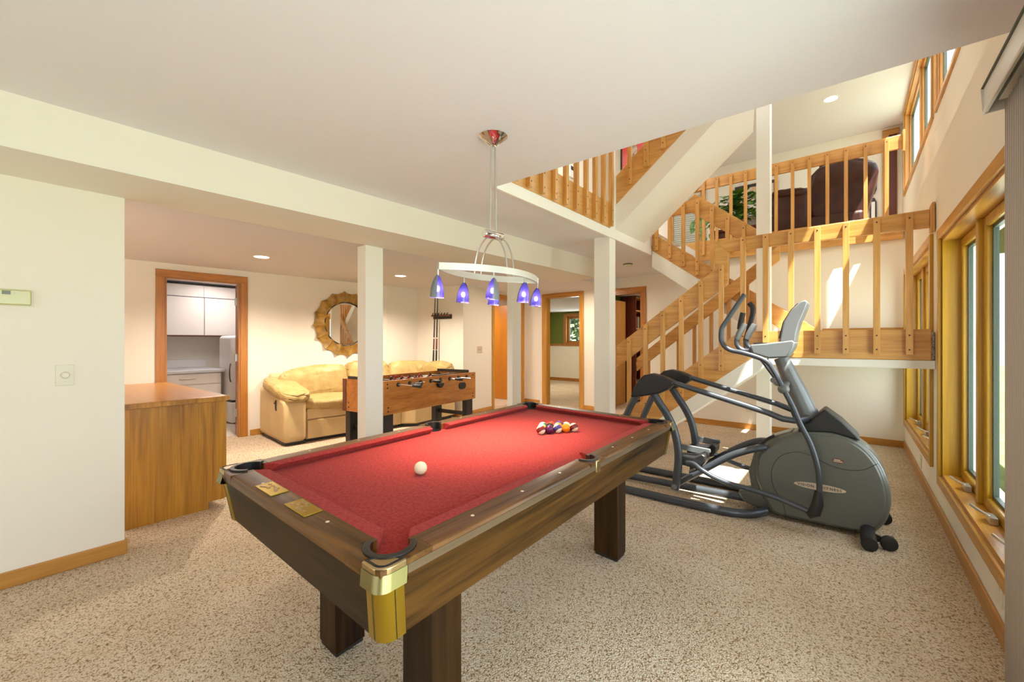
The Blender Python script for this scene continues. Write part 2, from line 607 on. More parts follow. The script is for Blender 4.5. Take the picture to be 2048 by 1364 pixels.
class LW:
    """a wall line: u along it, o to its left"""
    def __init__(s, p0, p1):
        s.p0 = Vector((*p0, 0))
        d = Vector((p1[0] - p0[0], p1[1] - p0[1], 0))
        s.L = d.length
        s.d = d.normalized()
        s.n = Vector((-s.d.y, s.d.x, 0))

    def pt(s, u, o, z):
        return s.p0 + s.d * u + s.n * o + Vector((0, 0, z))

    def box(s, mb, u0, u1, o0, o1, z0, z1):
        return mb.hexa([s.pt(u0, o0, z0), s.pt(u1, o0, z0), s.pt(u1, o1, z0), s.pt(u0, o1, z0),
                        s.pt(u0, o0, z1), s.pt(u1, o0, z1), s.pt(u1, o1, z1), s.pt(u0, o1, z1)])

    def wall(s, mb, u0, u1, o0, o1, z0, z1, holes=()):
        us = sorted({u0, u1, *[h[0] for h in holes], *[h[1] for h in holes]})
        for a, b in zip(us[:-1], us[1:]):
            hs = sorted([(h[2], h[3]) for h in holes if h[0] <= a + 1e-6 and h[1] >= b - 1e-6])
            z = z0
            for ha, hb in hs:
                if ha > z + 1e-6:
                    s.box(mb, a, b, o0, o1, z, ha)
                z = max(z, hb)
            if z < z1 - 1e-6:
                s.box(mb, a, b, o0, o1, z, z1)
        return mb


WB = LW((-6.62, 1.02), (-6.25, 5.02))     # sofa wall
WC = LW((-6.25, 5.02), (-5.2, 5.16))      # cue wall
WH = LW((-5.2, 5.16), (-5.44, 7.24))      # hall wall
WF = LW((-5.44, 7.24), (0.515, 7.05))     # far wall
WL = LW((-3.5, -3.5), (-3.5, 0.549))      # near left wall
WR = LW((0.515, -3.5), (0.515, 7.05))     # right wall (u = y + 3.5)
WU = LW((0.70, -3.5), (0.70, 10.1))       # upper right wall
ZL, ZH = 2.27, 2.44

# ------------------------------------------------------------------ setting: floors, ceilings, walls
struct('floor', MB().box(-9.2, 0.9, -3.7, 12.4, -0.12, 0), 'carpet')
struct('floor', MB().box(-8.9, -6.66, 0.2, 4.4, 0, 0.006), 'vinyl')
struct('floor', MB().box(-8.0, -5.52, 5.4, 7.9, 0, 0.006), 'vinyl')
g = struct('ground', MB().box(0.9, 40, -30, 40, -0.5, -0.25), 'lawn')
g2 = struct('ground', MB().box(-40, 0.9, 12.6, 40, -0.5, -0.25), 'lawn')

struct('ceiling', MB().box(-9.2, -3.3, -3.7, 12.4, ZL, 2.72), 'ceil')
mb = MB()
mb.prism([(-3.3, -3.7), (0.9, -3.7), (0.9, 2.35), (-2.045, 2.35), (-2.045, 6.5), (-1.9, 6.5), (-1.9, 7.2), (-3.3, 7.2)], 'Z', ZH, 2.72)
struct('ceiling', mb, 'ceil')
struct('ceiling', MB().box(-3.3, 0.9, 7.2, 12.4, ZH, 2.72), 'ceil')
struct('ceiling', MB().box(-9.2, 0.80, -3.7, 12.4, 5.10, 5.3), 'ceil')
# dropped beam between the two ceiling heights
mb = MB()
mb.prism([(-3.14, -3.5), (-2.99, 0.0), (-2.765, 5.4), (-3.40, 5.4), (-3.62, -3.5)], 'Z', 2.19, ZH + 0.02)
struct('trim_1', mb, 'wall')
struct('floor', MB().box(-9.0, 0.69, 7.06, 12.2, 2.725, 2.78), 'carpet')
struct('floor', MB().box(-3.6, -2.06, 2.4, 7.06, 2.725, 2.78), 'carpet')

struct('wall_left', WL.box(MB(), 0, WL.L, 0, 0.13, 0, 2.2), 'wall')
struct('baseboard_left', WL.box(MB(), 0, WL.L + 0.012, -0.014, 0.02, 0, 0.085), 'oakY', bevel=0.004)

struct('wall_back', WB.wall(MB(), -4.5, WB.L + 0.12, 0, 0.12, 0, ZL + 0.05, [(0.385, 1.183, -1, 2.10)]), 'wall')
struct('wall_cue_rack', WC.box(MB(), 0, WC.L, 0, 0.10, 0, ZL + 0.05), 'wall')
struct('wall_hall', WH.wall(MB(), 0, WH.L, 0, 0.10, 0, ZL + 0.05, [(0.93, 1.98, -1, 2.14)]), 'wall')
struct('wall_far', WF.wall(MB(), 0, WF.L + 0.2, 0, 0.12, 0, 2.72,
                           [(0.556, 1.362, -1, 2.195), (1.80, 2.594, -1, 2.165)]), 'wall')
# right wall, lower storey: patio door, near window, far window
holes = [(2.9, 5.55, 0.02, 2.05), (5.94, 7.84, 0.33, 2.05), (8.32, 10.38, 0.37, 2.10)]
struct('wall_right', WR.wall(MB(), 0, WR.L, 0, -0.26, 0, 2.75, holes), 'wall')
struct('wall_right_upper', WU.wall(MB(), 0, WU.L + 2.3, 0, -0.10, 2.72, 5.12, [(6.1, 9.70, 3.75, 5.06), (9.98, 13.06, 3.77, 5.06)]), 'wall')
struct('wall_front', LW((-9.2, -3.5), (0.9, -3.5)).wall(MB(), 0, 10.1, 0, -0.2, 0, 5.2, [(5.8, 9.6, 0.25, 2.15)]), 'wall')
struct('wall_outer', MB().box(-9.4, -9.2, -3.7, 12.4, 0, 5.2), 'wall')
struct('wall_end', MB().box(-9.2, 1.1, 12.2, 12.4, 2.4, 5.2), 'wall')
# second storey partitions
struct('wall_upper_hall', MB().box(-3.55, -3.42, 2.0, 7.3, 2.78, 5.1), 'wall')
struct('wall_upper_hall_end', MB().box(-3.5, -2.72, 7.3, 7.42, 2.78, 5.1), 'wall')
struct('wall_upper_front', MB().box(-3.5, 0.72, 2.0, 2.12, 2.78, 5.1), 'wall')
struct('wall_upper_back', MB().box(-9.2, 1.0, 10.05, 10.2, 2.78, 5.1), 'wall')
# rooms behind the doors
struct('wall_laundry', MB().box(-8.8, -8.72, 0.0, 4.6, 0, ZL), 'wall')
struct('wall_laundry_side', MB().box(-8.8, -6.3, 4.4, 4.5, 0, ZL), 'wall')
struct('wall_laundry_side', MB().box(-8.8, -6.75, 0.1, 0.2, 0, ZL), 'wall')
struct('wall_bath', MB().box(-8.1, -8.0, 4.5, 12.2, 0, ZL), 'wall')
struct('wall_bath', MB().box(-8.0, -5.56, 7.75, 7.85, 0, ZL), 'wall')
gw = LW((-9.2, 12.0), (-3.5, 12.0))
struct('wall_green_room', gw.wall(MB(), 0, gw.L, 0, 0.2, 1.19, ZL, [(1.86, 2.75, 1.22, 2.13)]), 'green')
struct('wall_green_room_lower', gw.box(MB(), 0, gw.L, -0.0, 0.2, 0, 1.19), 'wall')
struct('trim_2', gw.box(MB(), 0, gw.L, -0.025, 0.0, 1.15, 1.22), 'doortrimX')
struct('baseboard_green_room', gw.box(MB(), 0, gw.L, -0.02, 0.0, 0, 0.10), 'doortrimX')
struct('wall_green_room_side', MB().box(-3.96, -3.89, 7.32, 12.0, 0, ZL), 'green')
struct('wall_study_back', MB().box(-3.89, 0.9, 9.6, 9.7, 0, ZH), 'wall')
struct('wall_study_side', MB().box(-1.8, -1.7, 7.25, 9.6, 0, ZH), 'wall')

# baseboards
struct('baseboard_hall', WH.box(MB(), 0.0, 0.855, -0.014, 0, 0, 0.085), 'oakY', bevel=0.004)
struct('baseboard_far', WF.box(MB(), 0.0, 0.40, -0.014, 0, 0, 0.085), 'oakX', bevel=0.004)
struct('baseboard_far', WF.box(MB(), 1.45, 1.73, -0.014, 0, 0, 0.085), 'oakX', bevel=0.004)
struct('baseboard_far', WF.box(MB(), 2.67, WF.L, -0.014, 0, 0, 0.085), 'oakX', bevel=0.004)
struct('baseboard_right', WR.box(MB(), 5.8, WR.L, 0, 0.014, 0, 0.095), 'oakY', bevel=0.004)
struct('baseboard_back', WB.box(MB(), 1.30, WB.L, 0, -0.014, 0, 0.085), 'oakY', bevel=0.004)
struct('baseboard_back', WB.box(MB(), -2.0, 0.32, 0, -0.014, 0, 0.085), 'oakY', bevel=0.004)
struct('baseboard_cue_rack', WC.box(MB(), 0, WC.L, 0, -0.014, 0, 0.085), 'oakX', bevel=0.004)

# unseen slab added outside to keep sun off the lower windows
struct('sun_block_slab', MB().box(0.91, 2.6, -6.0, 9.0, 2.55, 2.70), 'bark')

# columns
struct('column', MB().box(-3.60, -3.465, 2.19, 2.375, 0, 2.19), 'white', bevel=0.003)
struct('column', MB().box(-3.55, -3.46, 4.335, 4.52, 0, 2.19), 'white', bevel=0.003)
struct('column', MB().box(-2.215, -2.03, 4.22, 4.365, 0, 5.1), 'white', bevel=0.003)
struct('column', MB().box(-0.80, -0.672, 5.22, 5.36, 0, 5.1), 'white', bevel=0.003)

# edge of the upper floor along the stair well
struct('trim_3', MB().box(-2.045, -2.02, 2.352, 5.42, 2.425, 2.52), 'white')
struct('trim_4', MB().box(-2.045, -2.028, 4.365, 5.42, 2.52, 2.78), 'white')


# ------------------------------------------------------------------ doors
def casing(root, lw, u0, u1, zt, side, w=0.085, t=0.02, matz='doortrimZ', matx='doortrimX', z0=0.0):
    o0, o1 = (0, t * side)
    obj('casing', lw.box(MB(), u0 - w, u0, o0, o1, z0, zt), matz, root, bevel=0.005)
    obj('casing', lw.box(MB(), u1, u1 + w, o0, o1, z0, zt), matz, root, bevel=0.005)
    obj('head_casing', lw.box(MB(), u0 - w, u1 + w, o0, o1, zt, zt + w), matx, root, bevel=0.005)


def jamb(root, lw, u0, u1, zt, o0, o1, t=0.018, matz='doortrimZ', matx='doortrimX'):
    obj('jamb', lw.box(MB(), u0, u0 + t, o0, o1, 0, zt), matz, root)
    obj('jamb', lw.box(MB(), u1 - t, u1, o0, o1, 0, zt), matz, root)
    obj('head_jamb', lw.box(MB(), u0, u1, o0, o1, zt - t, zt), matx, root)


d1 = thing('door_1', 'open doorway with oak trim into the white laundry room', 'door', WB.pt(0.78, 0, 0), kind='structure')
casing(d1, WB, 0.385, 1.183, 2.10, -1, 0.09)
jamb(d1, WB, 0.385, 1.183, 2.10, 0, 0.12)
# slab swung back into the laundry, seen almost edge-on
q0 = WB.pt(1.160, 0.13, 0)
q1 = q0 + Vector((-0.950, 0.312, 0)) * 0.7
SL = LW((q0.x, q0.y), (q1.x, q1.y))
obj('slab', SL.box(MB(), 0, 0.70, -0.035, 0.0, 0.02, 2.07), wood('dark_door_edge', (0.14, 0.035, 0.008), (0.24, 0.07, 0.014), 'Z'), d1)
for z in (0.32, 1.08, 1.85):
    obj('hinge', WB.box(MB(), 1.145, 1.166, 0.085, 0.12, z - 0.05, z + 0.05), 'nickel', d1)
obj('handle', MB().tube(smooth([WB.pt(1.10, 0.12, 1.0), WB.pt(1.085, 0.10, 0.93), WB.pt(1.085, 0.10, 0.82), WB.pt(1.10, 0.12, 0.75)]), 0.008, 8), 'blackpl', d1)

d2 = thing('door_2', 'orange wooden door standing open behind the slim white column', 'door', WH.pt(1.45, 0, 0), kind='structure')
casing(d2, WH, 0.93, 1.98, 2.14, -1, 0.075, matz='oakZ', matx='oakY')
jamb(d2, WH, 0.93, 1.98, 2.14, 0, 0.10, matz='oakZ', matx='oakY')
obj('slab', MB().box(-6.55, -5.56, 7.28, 7.32, 0.012, 2.10), 'doorslab', d2)

d3 = thing('door_3', 'oak-trimmed doorway opening onto the green room', 'door', WF.pt(0.96, 0, 0), kind='structure')
casing(d3, WF, 0.556, 1.362, 2.195, -1, 0.09, matz='oakZ', matx='oakX')
jamb(d3, WF, 0.556, 1.362, 2.195, 0, 0.12, matz='oakZ', matx='oakX')

d4 = thing('door_4', 'oak-trimmed doorway behind the stair with bookcase inside', 'door', WF.pt(2.2, 0, 0), kind='structure')
casing(d4, WF, 1.80, 2.594, 2.165, -1, 0.09)
jamb(d4, WF, 1.80, 2.594, 2.165, 0, 0.12)
obj('slab', MB().box(-3.725, -3.69, 7.45, 8.42, 0.012, 2.13), 'oakZ', d4)

d5 = thing('door_5', 'tall oak-framed door at the end of the upper living room', 'door', (0.55, 10.05, 2.78), kind='structure')
obj('casing', MB().box(0.44, 0.52, 10.0, 10.05, 2.78, 4.95), 'oakZ', d5)
obj('head_casing', MB().box(0.44, 0.66, 10.0, 10.05, 4.95, 5.05), 'oakX', d5)
obj('slab', MB().box(0.52, 0.63, 10.02, 10.05, 2.78, 4.95), 'redwood', d5)


# ------------------------------------------------------------------ windows
def window(n, lw, u0, u1, z0, z1, depth, label, nsash, facing=-1, matz='winZ', maty='winY', cw=0.07, crank=True, fw=0.06):
    """facing -1: the room is on the left (+o) side of lw, wall goes to -o"""
    root = thing('window_%d' % n, label, 'window', lw.pt((u0 + u1) / 2, 0, z0), kind='structure')
    s = -facing
    # casing
    obj('casing', lw.box(MB(), u0 - cw, u0, 0, 0.022 * s, z0 - cw, z1 + cw), matz, root, bevel=0.005)
    obj('casing', lw.box(MB(), u1, u1 + cw, 0, 0.022 * s, z0 - cw, z1 + cw), matz, root, bevel=0.005)
    obj('head_casing', lw.box(MB(), u0, u1, 0, 0.022 * s, z1, z1 + cw), maty, root, bevel=0.005)
    obj('sill_casing', lw.box(MB(), u0, u1, 0, 0.022 * s, z0 - cw, z0), maty, root, bevel=0.005)
    # deep jamb lining
    t = 0.02
    D = -depth * s
    obj('jamb', lw.box(MB(), u0, u0 + t, 0, D, z0, z1), matz, root)
    obj('jamb', lw.box(MB(), u1 - t, u1, 0, D, z0, z1), matz, root)
    obj('head_jamb', lw.box(MB(), u0 + t, u1 - t, 0, D, z1 - t, z1), maty, root)
    obj('sill', lw.box(MB(), u0 + t, u1 - t, 0, D, z0, z0 + t), maty, root)
    a, b = u0 + t, u1 - t
    w = (b - a) / nsash
    for i in range(nsash):
        x0, x1 = a + w * i, a + w * (i + 1)
        if i:
            obj('mullion', lw.box(MB(), x0 - 0.035, x0 + 0.035, D + 0.035 * s, D - 0.03 * s, z0 + t, z1 - t), matz, root, bevel=0.006)
        f = MB()
        p0 = x0 + (0.035 if i else 0)
        p1 = x1 - (0.035 if i < nsash - 1 else 0)
        o0, o1 = D + 0.015 * s, D - 0.025 * s
        lw.box(f, p0, p0 + fw, o0, o1, z0 + t, z1 - t)
        lw.box(f, p1 - fw, p1, o0, o1, z0 + t, z1 - t)
        lw.box(f, p0 + fw, p1 - fw, o0, o1, z0 + t, z0 + t + fw)
        lw.box(f, p0 + fw, p1 - fw, o0, o1, z1 - t - fw, z1 - t)
        sash = obj('sash', f, matz, root, bevel=0.008)
        g = MB()
        o0, o1 = D - 0.012 * s, D - 0.035 * s
        fa, fb, za, zb = p0 + fw, p1 - fw, z0 + t + fw, z1 - t - fw
        k = 0.018
        lw.box(g, fa, fa + k, o0, o1, za, zb)
        lw.box(g, fb - k, fb, o0, o1, za, zb)
        lw.box(g, fa + k, fb - k, o0, o1, za, za + k)
        lw.box(g, fa + k, fb - k, o0, o1, zb - k, zb)
        obj('weatherstrip', g, 'darksash', sash)
        obj('pane', lw.box(MB(), fa + k, fb - k, D - 0.022 * s, D - 0.026 * s, za + k, zb - k), 'glass', sash)
        if crank:
            uc = x1 - 0.22 if i == 0 else x0 + 0.25
            cb = MB()
            cb.obox(lw.pt(uc, D + 0.04 * s, z0 + t + 0.02), (0.03, 0.10, 0.035))
            cb.tube([lw.pt(uc - 0.01, D + 0.05 * s, z0 + t + 0.035), lw.pt(uc + 0.03, D + 0.085 * s, z0 + t + 0.05), lw.pt(uc + 0.10, D + 0.10 * s, z0 + t + 0.052)], 0.007, 8)
            obj('crank', cb, 'nickel', root)
    return root


window(1, WR, 5.94, 7.84, 0.33, 2.05, 0.105, 'tall golden oak casement window beside the vertical blinds', 3)
window(2, WR, 8.32, 10.38, 0.37, 2.10, 0.105, 'oak casement window beneath the stair landing, beyond the exercise machine', 3)
window(3, WU, 6.1, 9.70, 3.75, 5.06, 0.03, 'high upstairs oak window nearest the ceiling edge', 1, matz='railZ', maty='railY', crank=False, fw=0.025, cw=0.05)
window(4, WU, 9.98, 13.06, 3.77, 5.06, 0.07, 'high upstairs oak window beside the end of the balcony rail', 2, matz='railZ', maty='railY', crank=False, fw=0.035, cw=0.05)
window(5, gw, 1.86, 2.75, 1.22, 2.13, 0.10, 'small window with trees outside in the green room', 1, facing=1, matz='doortrimZ', maty='doortrimX', cw=0.075, crank=False)

# patio door behind the vertical blinds
pd = thing('door_6', 'glazed patio door behind the vertical blinds', 'door', (0.515, 1.0, 0), kind='structure')
f = MB()
for (u0, u1, za, zb) in ((2.9, 2.98, 0.02, 2.05), (5.47, 5.55, 0.02, 2.05), (4.19, 4.27, 0.02, 2.05), (2.98, 5.47, 0.02, 0.10), (2.98, 5.47, 1.97, 2.05)):
    WR.box(f, u0, u1, -0.08, -0.14, za, zb)
obj('frame', f, 'white', pd)
obj('pane', WR.box(MB(), 2.98, 5.47, -0.10, -0.105, 0.10, 1.97), 'glass', pd)
# unseen picture window added behind the camera to let in daylight
rw = thing('window_6', 'wide picture window added behind the viewer to let in daylight', 'window', (-1.5, -3.5, 0.25), kind='structure')
f = MB()
RWL = LW((-9.2, -3.5), (0.9, -3.5))
for (u0, u1, za, zb) in ((5.8, 5.88, 0.25, 2.15), (9.52, 9.6, 0.25, 2.15), (7.66, 7.74, 0.25, 2.15), (5.88, 9.52, 0.25, 0.33), (5.88, 9.52, 2.07, 2.15)):
    RWL.box(f, u0, u1, -0.05, -0.12, za, zb)
obj('frame', f, 'oakX', rw)
obj('pane', RWL.box(MB(), 5.88, 9.52, -0.08, -0.085, 0.33, 2.07), 'glass', rw)

# ------------------------------------------------------------------ stairs and railings
def baluster(root, x0, x1, y0, y1, z0, z1, name='baluster', screws=None, face='-Y'):
    b = MB().box(x0, x1, y0, y1, z0, z1)
    nf = len(b.bm.faces)
    for z in (screws or ()):
        if face == '-Y':
            b.sphere(((x0 + x1) / 2, y0, z), 0.007, 8, (1, 0.5, 1))
        else:
            b.sphere((x1, (y0 + y1) / 2, z), 0.007, 8, (0.5, 1, 1))
    b.bm.faces.ensure_lookup_table()
    for f in b.bm.faces[nf:]:
        f.material_index = 1
    o = obj(name, b, 'railZ', root, bevel=0.004)
    o.data.materials.append(M['redwood'])
    return o


# lower flight, from the floor up to the landing on the right
st = thing('staircase', 'lower oak staircase rising right to the landing, nearest flight', 'staircase', (-1.5, 5.0, 0), 'flights of stairs')
for y0 in (4.632, 5.37):
    obj('stringer', MB().prism([(-2.67, 0), (-0.848, 1.403), (-0.622, 1.403), (-0.622, 1.155), (-0.736, 1.155), (-2.236, 0)], 'Y', y0, y0 + 0.038), 'railX', st, bevel=0.004)
obj('white_skirt', MB().prism([(-2.236, 0), (-0.736, 1.155), (-0.62, 1.155), (-0.62, 1.09), (-0.608, 1.09), (-2.02, 0)], 'Y', 4.636, 5.405), 'white', st)
for k in range(1, 8):
    z = 0.1725 * k
    x = (z - 1.90) / 0.77
    obj('tread', MB().box(x - 0.03, x + 0.24, 4.67, 5.37, z - 0.035, z), 'oakY', st, bevel=0.006)
hr = MB().prism([(-2.143, 0.999), (-0.957, 1.875), (-0.957, 2.2), (-1.079, 2.31), (-1.079, 2.035), (-2.143, 1.246)], 'Y', 4.632, 4.67)
obj('handrail', hr, 'railX', st, bevel=0.004)
obj('rail_end', MB().box(-2.165, -2.143, 4.625, 4.677, 0.97, 1.265), 'railZ', st, bevel=0.004)
for x in (-1.978, -1.785, -1.595, -1.40, -1.205, -1.012):
    zt = 1.246 + 0.745 * (x + 2.143) - 0.02
    zb = max(0.03, 1.722 + 0.77 * x + 0.07)
    baluster(st, x - 0.021, x + 0.021, 4.592, 4.632, zb, zt, screws=(zt - 0.05, zb + 0.05, zb + 0.2))
hr = MB().prism([(-2.20, 0.915), (-0.60, 2.18), (-0.60, 2.35), (-2.20, 1.085)], 'Y', 5.372, 5.408)
obj('handrail', hr, 'railX', st, bevel=0.004)
for k in range(8):
    x = -2.06 + 0.19 * k
    zt = 1.0 + 0.79 * (x + 2.2) + 0.05
    zb = max(0.03, 1.722 + 0.77 * x + 0.07)
    if -0.84 < x < -0.64:
        continue
    baluster(st, x - 0.02, x + 0.02, 5.408, 5.44, zb, zt)

# landing
la = thing('landing', 'carpeted half landing with oak edge board against the window wall', 'landing', (-0.05, 5.85, 1.09))
obj('platform', MB().box(-0.62, 0.512, 4.672, 7.04, 1.155, 1.38), 'carpet', la)
obj('soffit', MB().box(-0.608, 0.512, 4.636, 7.04, 1.09, 1.155), 'white', la)
obj('edge_board', MB().box(-0.62, 0.49, 4.632, 4.67, 1.157, 1.403), 'railX', la, bevel=0.004)
obj('skirting', MB().box(-0.3, 0.512, 7.025, 7.04, 1.38, 1.475), 'oakX', la, bevel=0.003)
obj('handrail', MB().prism([(-1.077, 2.312), (-0.955, 2.2), (0.482, 2.2), (0.482, 2.343), (-1.0, 2.318)], 'Y', 4.632, 4.67), 'railX', la, bevel=0.004)
obj('rail_end', MB().prism([(0.482, 2.16), (0.51, 2.16), (0.51, 2.392), (0.495, 2.392), (0.482, 2.365)], 'Y', 4.615, 4.687), 'railZ', la, bevel=0.003)
for x in (-0.818, -0.628, -0.428, -0.232, -0.034, 0.165, 0.362):
    baluster(la, x - 0.022, x + 0.022, 4.590, 4.632, 1.20, 2.315, screws=(1.24, 1.355, 2.285))

# middle flight, from the landing up to the left
sm = thing('staircase', 'middle oak staircase climbing left from the landing to the upper hall', 'staircase', (-1.1, 5.9, 1.38), 'flights of stairs')
obj('stringer', MB().prism([(-2.025, 2.72), (-0.234, 1.403), (-0.234, 1.382), (-0.517, 1.382), (-2.025, 2.488)], 'Y', 5.446, 5.484), 'railX', sm, bevel=0.004)
obj('white_skirt', MB().prism([(-2.025, 2.488), (-0.63, 1.463), (-0.63, 1.25), (-2.025, 2.273)], 'Y', 5.45, 6.5), 'white', sm)
for k in range(1, 8):
    z = 1.38 + 0.168 * k
    x = -0.42 - 0.228 * k
    obj('tread', MB().box(x - 0.06, x + 0.22, 5.484, 6.5, z - 0.035, z), 'oakY', sm, bevel=0.006)
obj('handrail', MB().prism([(-2.03, 2.885), (-2.03, 3.045), (-1.583, 3.045), (-1.494, 3.113), (-0.62, 2.40), (-0.62, 2.18), (-1.535, 2.89)], 'Y', 5.448, 5.484), 'railX', sm, bevel=0.004)
for k in range(9):
    x = -1.955 + 0.166 * k
    if -0.86 < x < -0.60:
        continue
    zb = 1.0 - 0.735 * x + 0.04
    zt = min(3.02, 3.113 - 0.80 * (x + 1.494) - 0.05)
    baluster(sm, x - 0.02, x + 0.02, 5.408, 5.446, zb, zt, screws=(zb + 0.05, zb + 0.16, zt - 0.04))

# upper flight, white underside
su = thing('staircase', 'upper staircase with wide white sloping underside, highest flight', 'staircase', (-1.25, 4.85, 2.72), 'flights of stairs')
obj('white_skirt', MB().hexa([(-2.03, 4.372, 2.535), (-0.67, 4.372, 3.70), (-0.825, 5.20, 3.568), (-2.03, 5.20, 2.535),
                              (-2.03, 4.372, 2.812), (-0.67, 4.372, 3.90), (-0.825, 5.20, 3.776), (-2.03, 5.20, 2.812)]), 'white', su)
obj('stringer', MB().prism([(-2.026, 2.814), (-0.82, 3.783), (-0.82, 4.10), (-2.026, 3.131)], 'Y', 4.366, 4.402), 'railX', su, bevel=0.004)
for k in range(1, 6):
    z = 2.85 + 0.172 * k
    x = -2.03 + 0.213 * k
    obj('tread', MB().box(x - 0.03, min(-0.82, x + 0.22), 4.402, 5.20, z - 0.035, z), 'oakY', su, bevel=0.006)
obj('handrail', MB().prism([(-2.026, 3.82), (-0.82, 4.785), (-0.82, 4.935), (-2.026, 3.97)], 'Y', 4.366, 4.402), 'railX', su)
for k in range(6):
    x = -1.853 + 0.178 * k
    zb = 2.985 + 0.80 * (x + 1.864)
    baluster(su, x - 0.021, x + 0.021, 4.326, 4.366, zb, zb + 0.93, screws=(zb + 0.05, zb + 0.17))

# guard rail of the upper hall
gr = thing('railing', 'oak guard railing along the ceiling opening beside the upper hall', 'railing', (-2.03, 3.3, 2.52), 'upstairs railings')
obj('edge_board', MB().box(-2.045, -2.018, 2.36, 4.215, 2.522, 2.79), 'railY', gr, bevel=0.004)
obj('handrail', MB().box(-2.05, -2.018, 2.36, 4.215, 3.62, 3.77), 'railY', gr, bevel=0.004)
for k in range(10):
    y = 2.538 + 0.184 * k
    if y > 4.2:
        continue
    baluster(gr, -2.018, -1.978, y - 0.021, y + 0.021, 2.535, 3.74, screws=(2.58, 2.70), face='X')

# balcony of the main floor at the back
bal = thing('railing', 'oak balcony railing across the upper living room at the back', 'railing', (-0.7, 7.03, 2.56), 'upstairs railings')
obj('edge_board', MB().box(-2.05, 0.50, 7.012, 7.048, 2.56, 2.865), 'railX', bal, bevel=0.004)
obj('handrail', MB().prism([(-1.885, 3.665), (-1.775, 3.822), (0.49, 3.835), (0.49, 3.665)], 'Y', 7.012, 7.048), 'railX', bal, bevel=0.004)
obj('rail_end', MB().box(0.49, 0.512, 6.99, 7.07, 3.62, 3.88), 'railZ', bal, bevel=0.004)
for x in (-1.786, -1.596, -1.402, -1.208, -1.015, -0.824, -0.63, -0.441, -0.244, -0.051, 0.144, 0.345):
    baluster(bal, x - 0.02, x + 0.02, 6.972, 7.012, 2.64, 3.80, screws=(3.77,))

# ------------------------------------------------------------------ pool table (its plan follows the four measured corners)
PC = {(-1, -1): Vector((-1.985, 0.592)), (1, -1): Vector((-0.809, 0.546)), (1, 1): Vector((-0.876, 2.738)), (-1, 1): Vector((-2.126, 2.874))}
HW, HL = 0.61, 1.13


def TW(x, y, z):
    u, v = x / HW, y / HL
    p = sum((PC[(a, b)] * ((1 + a * u) * (1 + b * v) / 4) for a in (-1, 1) for b in (-1, 1)), Vector((0, 0)))
    return Vector((p.x, p.y, z))


def tobj(name, mb, mat, parent, **k):
    for v in mb.bm.verts:
        v.co = TW(*v.co)
    return obj(name, mb, mat, parent, **k)


pt = thing('pool_table', 'walnut pool table with red felt and brass corners in the middle of the room', 'pool table', (-1.448, 1.679, 0))
ZT, ZB = 0.80, 0.765
RW = 0.085           # wooden rail width
NX, NY = HW - 0.135, HL - 0.135   # cushion nose
# bed cloth (a slab with the pocket corners inside the rails)
tobj('bed_cloth', MB().box(-HW + 0.07, HW - 0.07, -HL + 0.07, HL - 0.07, ZB - 0.03, ZB), 'felt', pt)


pr = 0.056   # pocket radius
ZE = 0.765   # underside of the rails


def rail_profile():      # across the rail: (distance from outer edge, z)
    return [(0.0, ZE), (0.0, 0.785), (0.005, 0.796), (0.016, ZT), (RW, ZT), (RW, ZE)]


for sx in (-1, 1):
    for (y0, y1) in ((-HL + 0.16, -0.07), (0.07, HL - 0.16)):
        tobj('rail', MB().prism([(sx * (HW - d), z) for d, z in rail_profile()], 'Y', y0, y1), 'walnuttop', pt, bevel=0.002)
    tobj('sheen_strip', MB().box(sx * (HW + 0.0012), sx * (HW - 0.003), -HL + 0.08, HL - 0.08, ZE, 0.786), 'edgesheen', pt)  # strip added to carry the painted reflection along the rail side
    # wood around the side pocket
    n_ = 14
    half = [(0.0, -0.07), (0.0, 0.07), (RW, 0.07), (RW, 0.042)] + [(0.062 - 0.046 * math.cos(t_), 0.046 * math.sin(t_)) for t_ in [R(112) - R(224) * i / n_ for i in range(n_ + 1)]] + [(RW, -0.042), (RW, -0.07)]
    tobj('rail', MB().prism([(sx * (HW - d), y) for d, y in half], 'Z', ZE, ZT), 'walnuttop', pt)
for sy in (-1, 1):
    tobj('rail', MB().prism([(sy * (HL - d), z) for d, z in rail_profile()], 'X', -HW + 0.16, HW - 0.16), 'walnuttopX', pt, bevel=0.002)
    for sx in (-1, 1):
        n_ = 20
        arc_ = [(0.088 + pr * math.cos(t_), 0.088 + pr * math.sin(t_)) for t_ in [R(-3) - R(264) * i / n_ for i in range(n_ + 1)]]
        poly = [(0.018, 0.0), (0.16, 0.0), (0.16, RW)] + arc_ + [(RW, 0.16), (0.0, 0.16), (0.0, 0.018), (0.005, 0.005)]
        tobj('rail', MB().prism([(sx * (HW - p_), sy * (HL - q_)) for p_, q_ in poly], 'Z', ZE, ZT), 'walnuttopX' if sx < 0 or sy < 0 else 'walnuttop', pt)


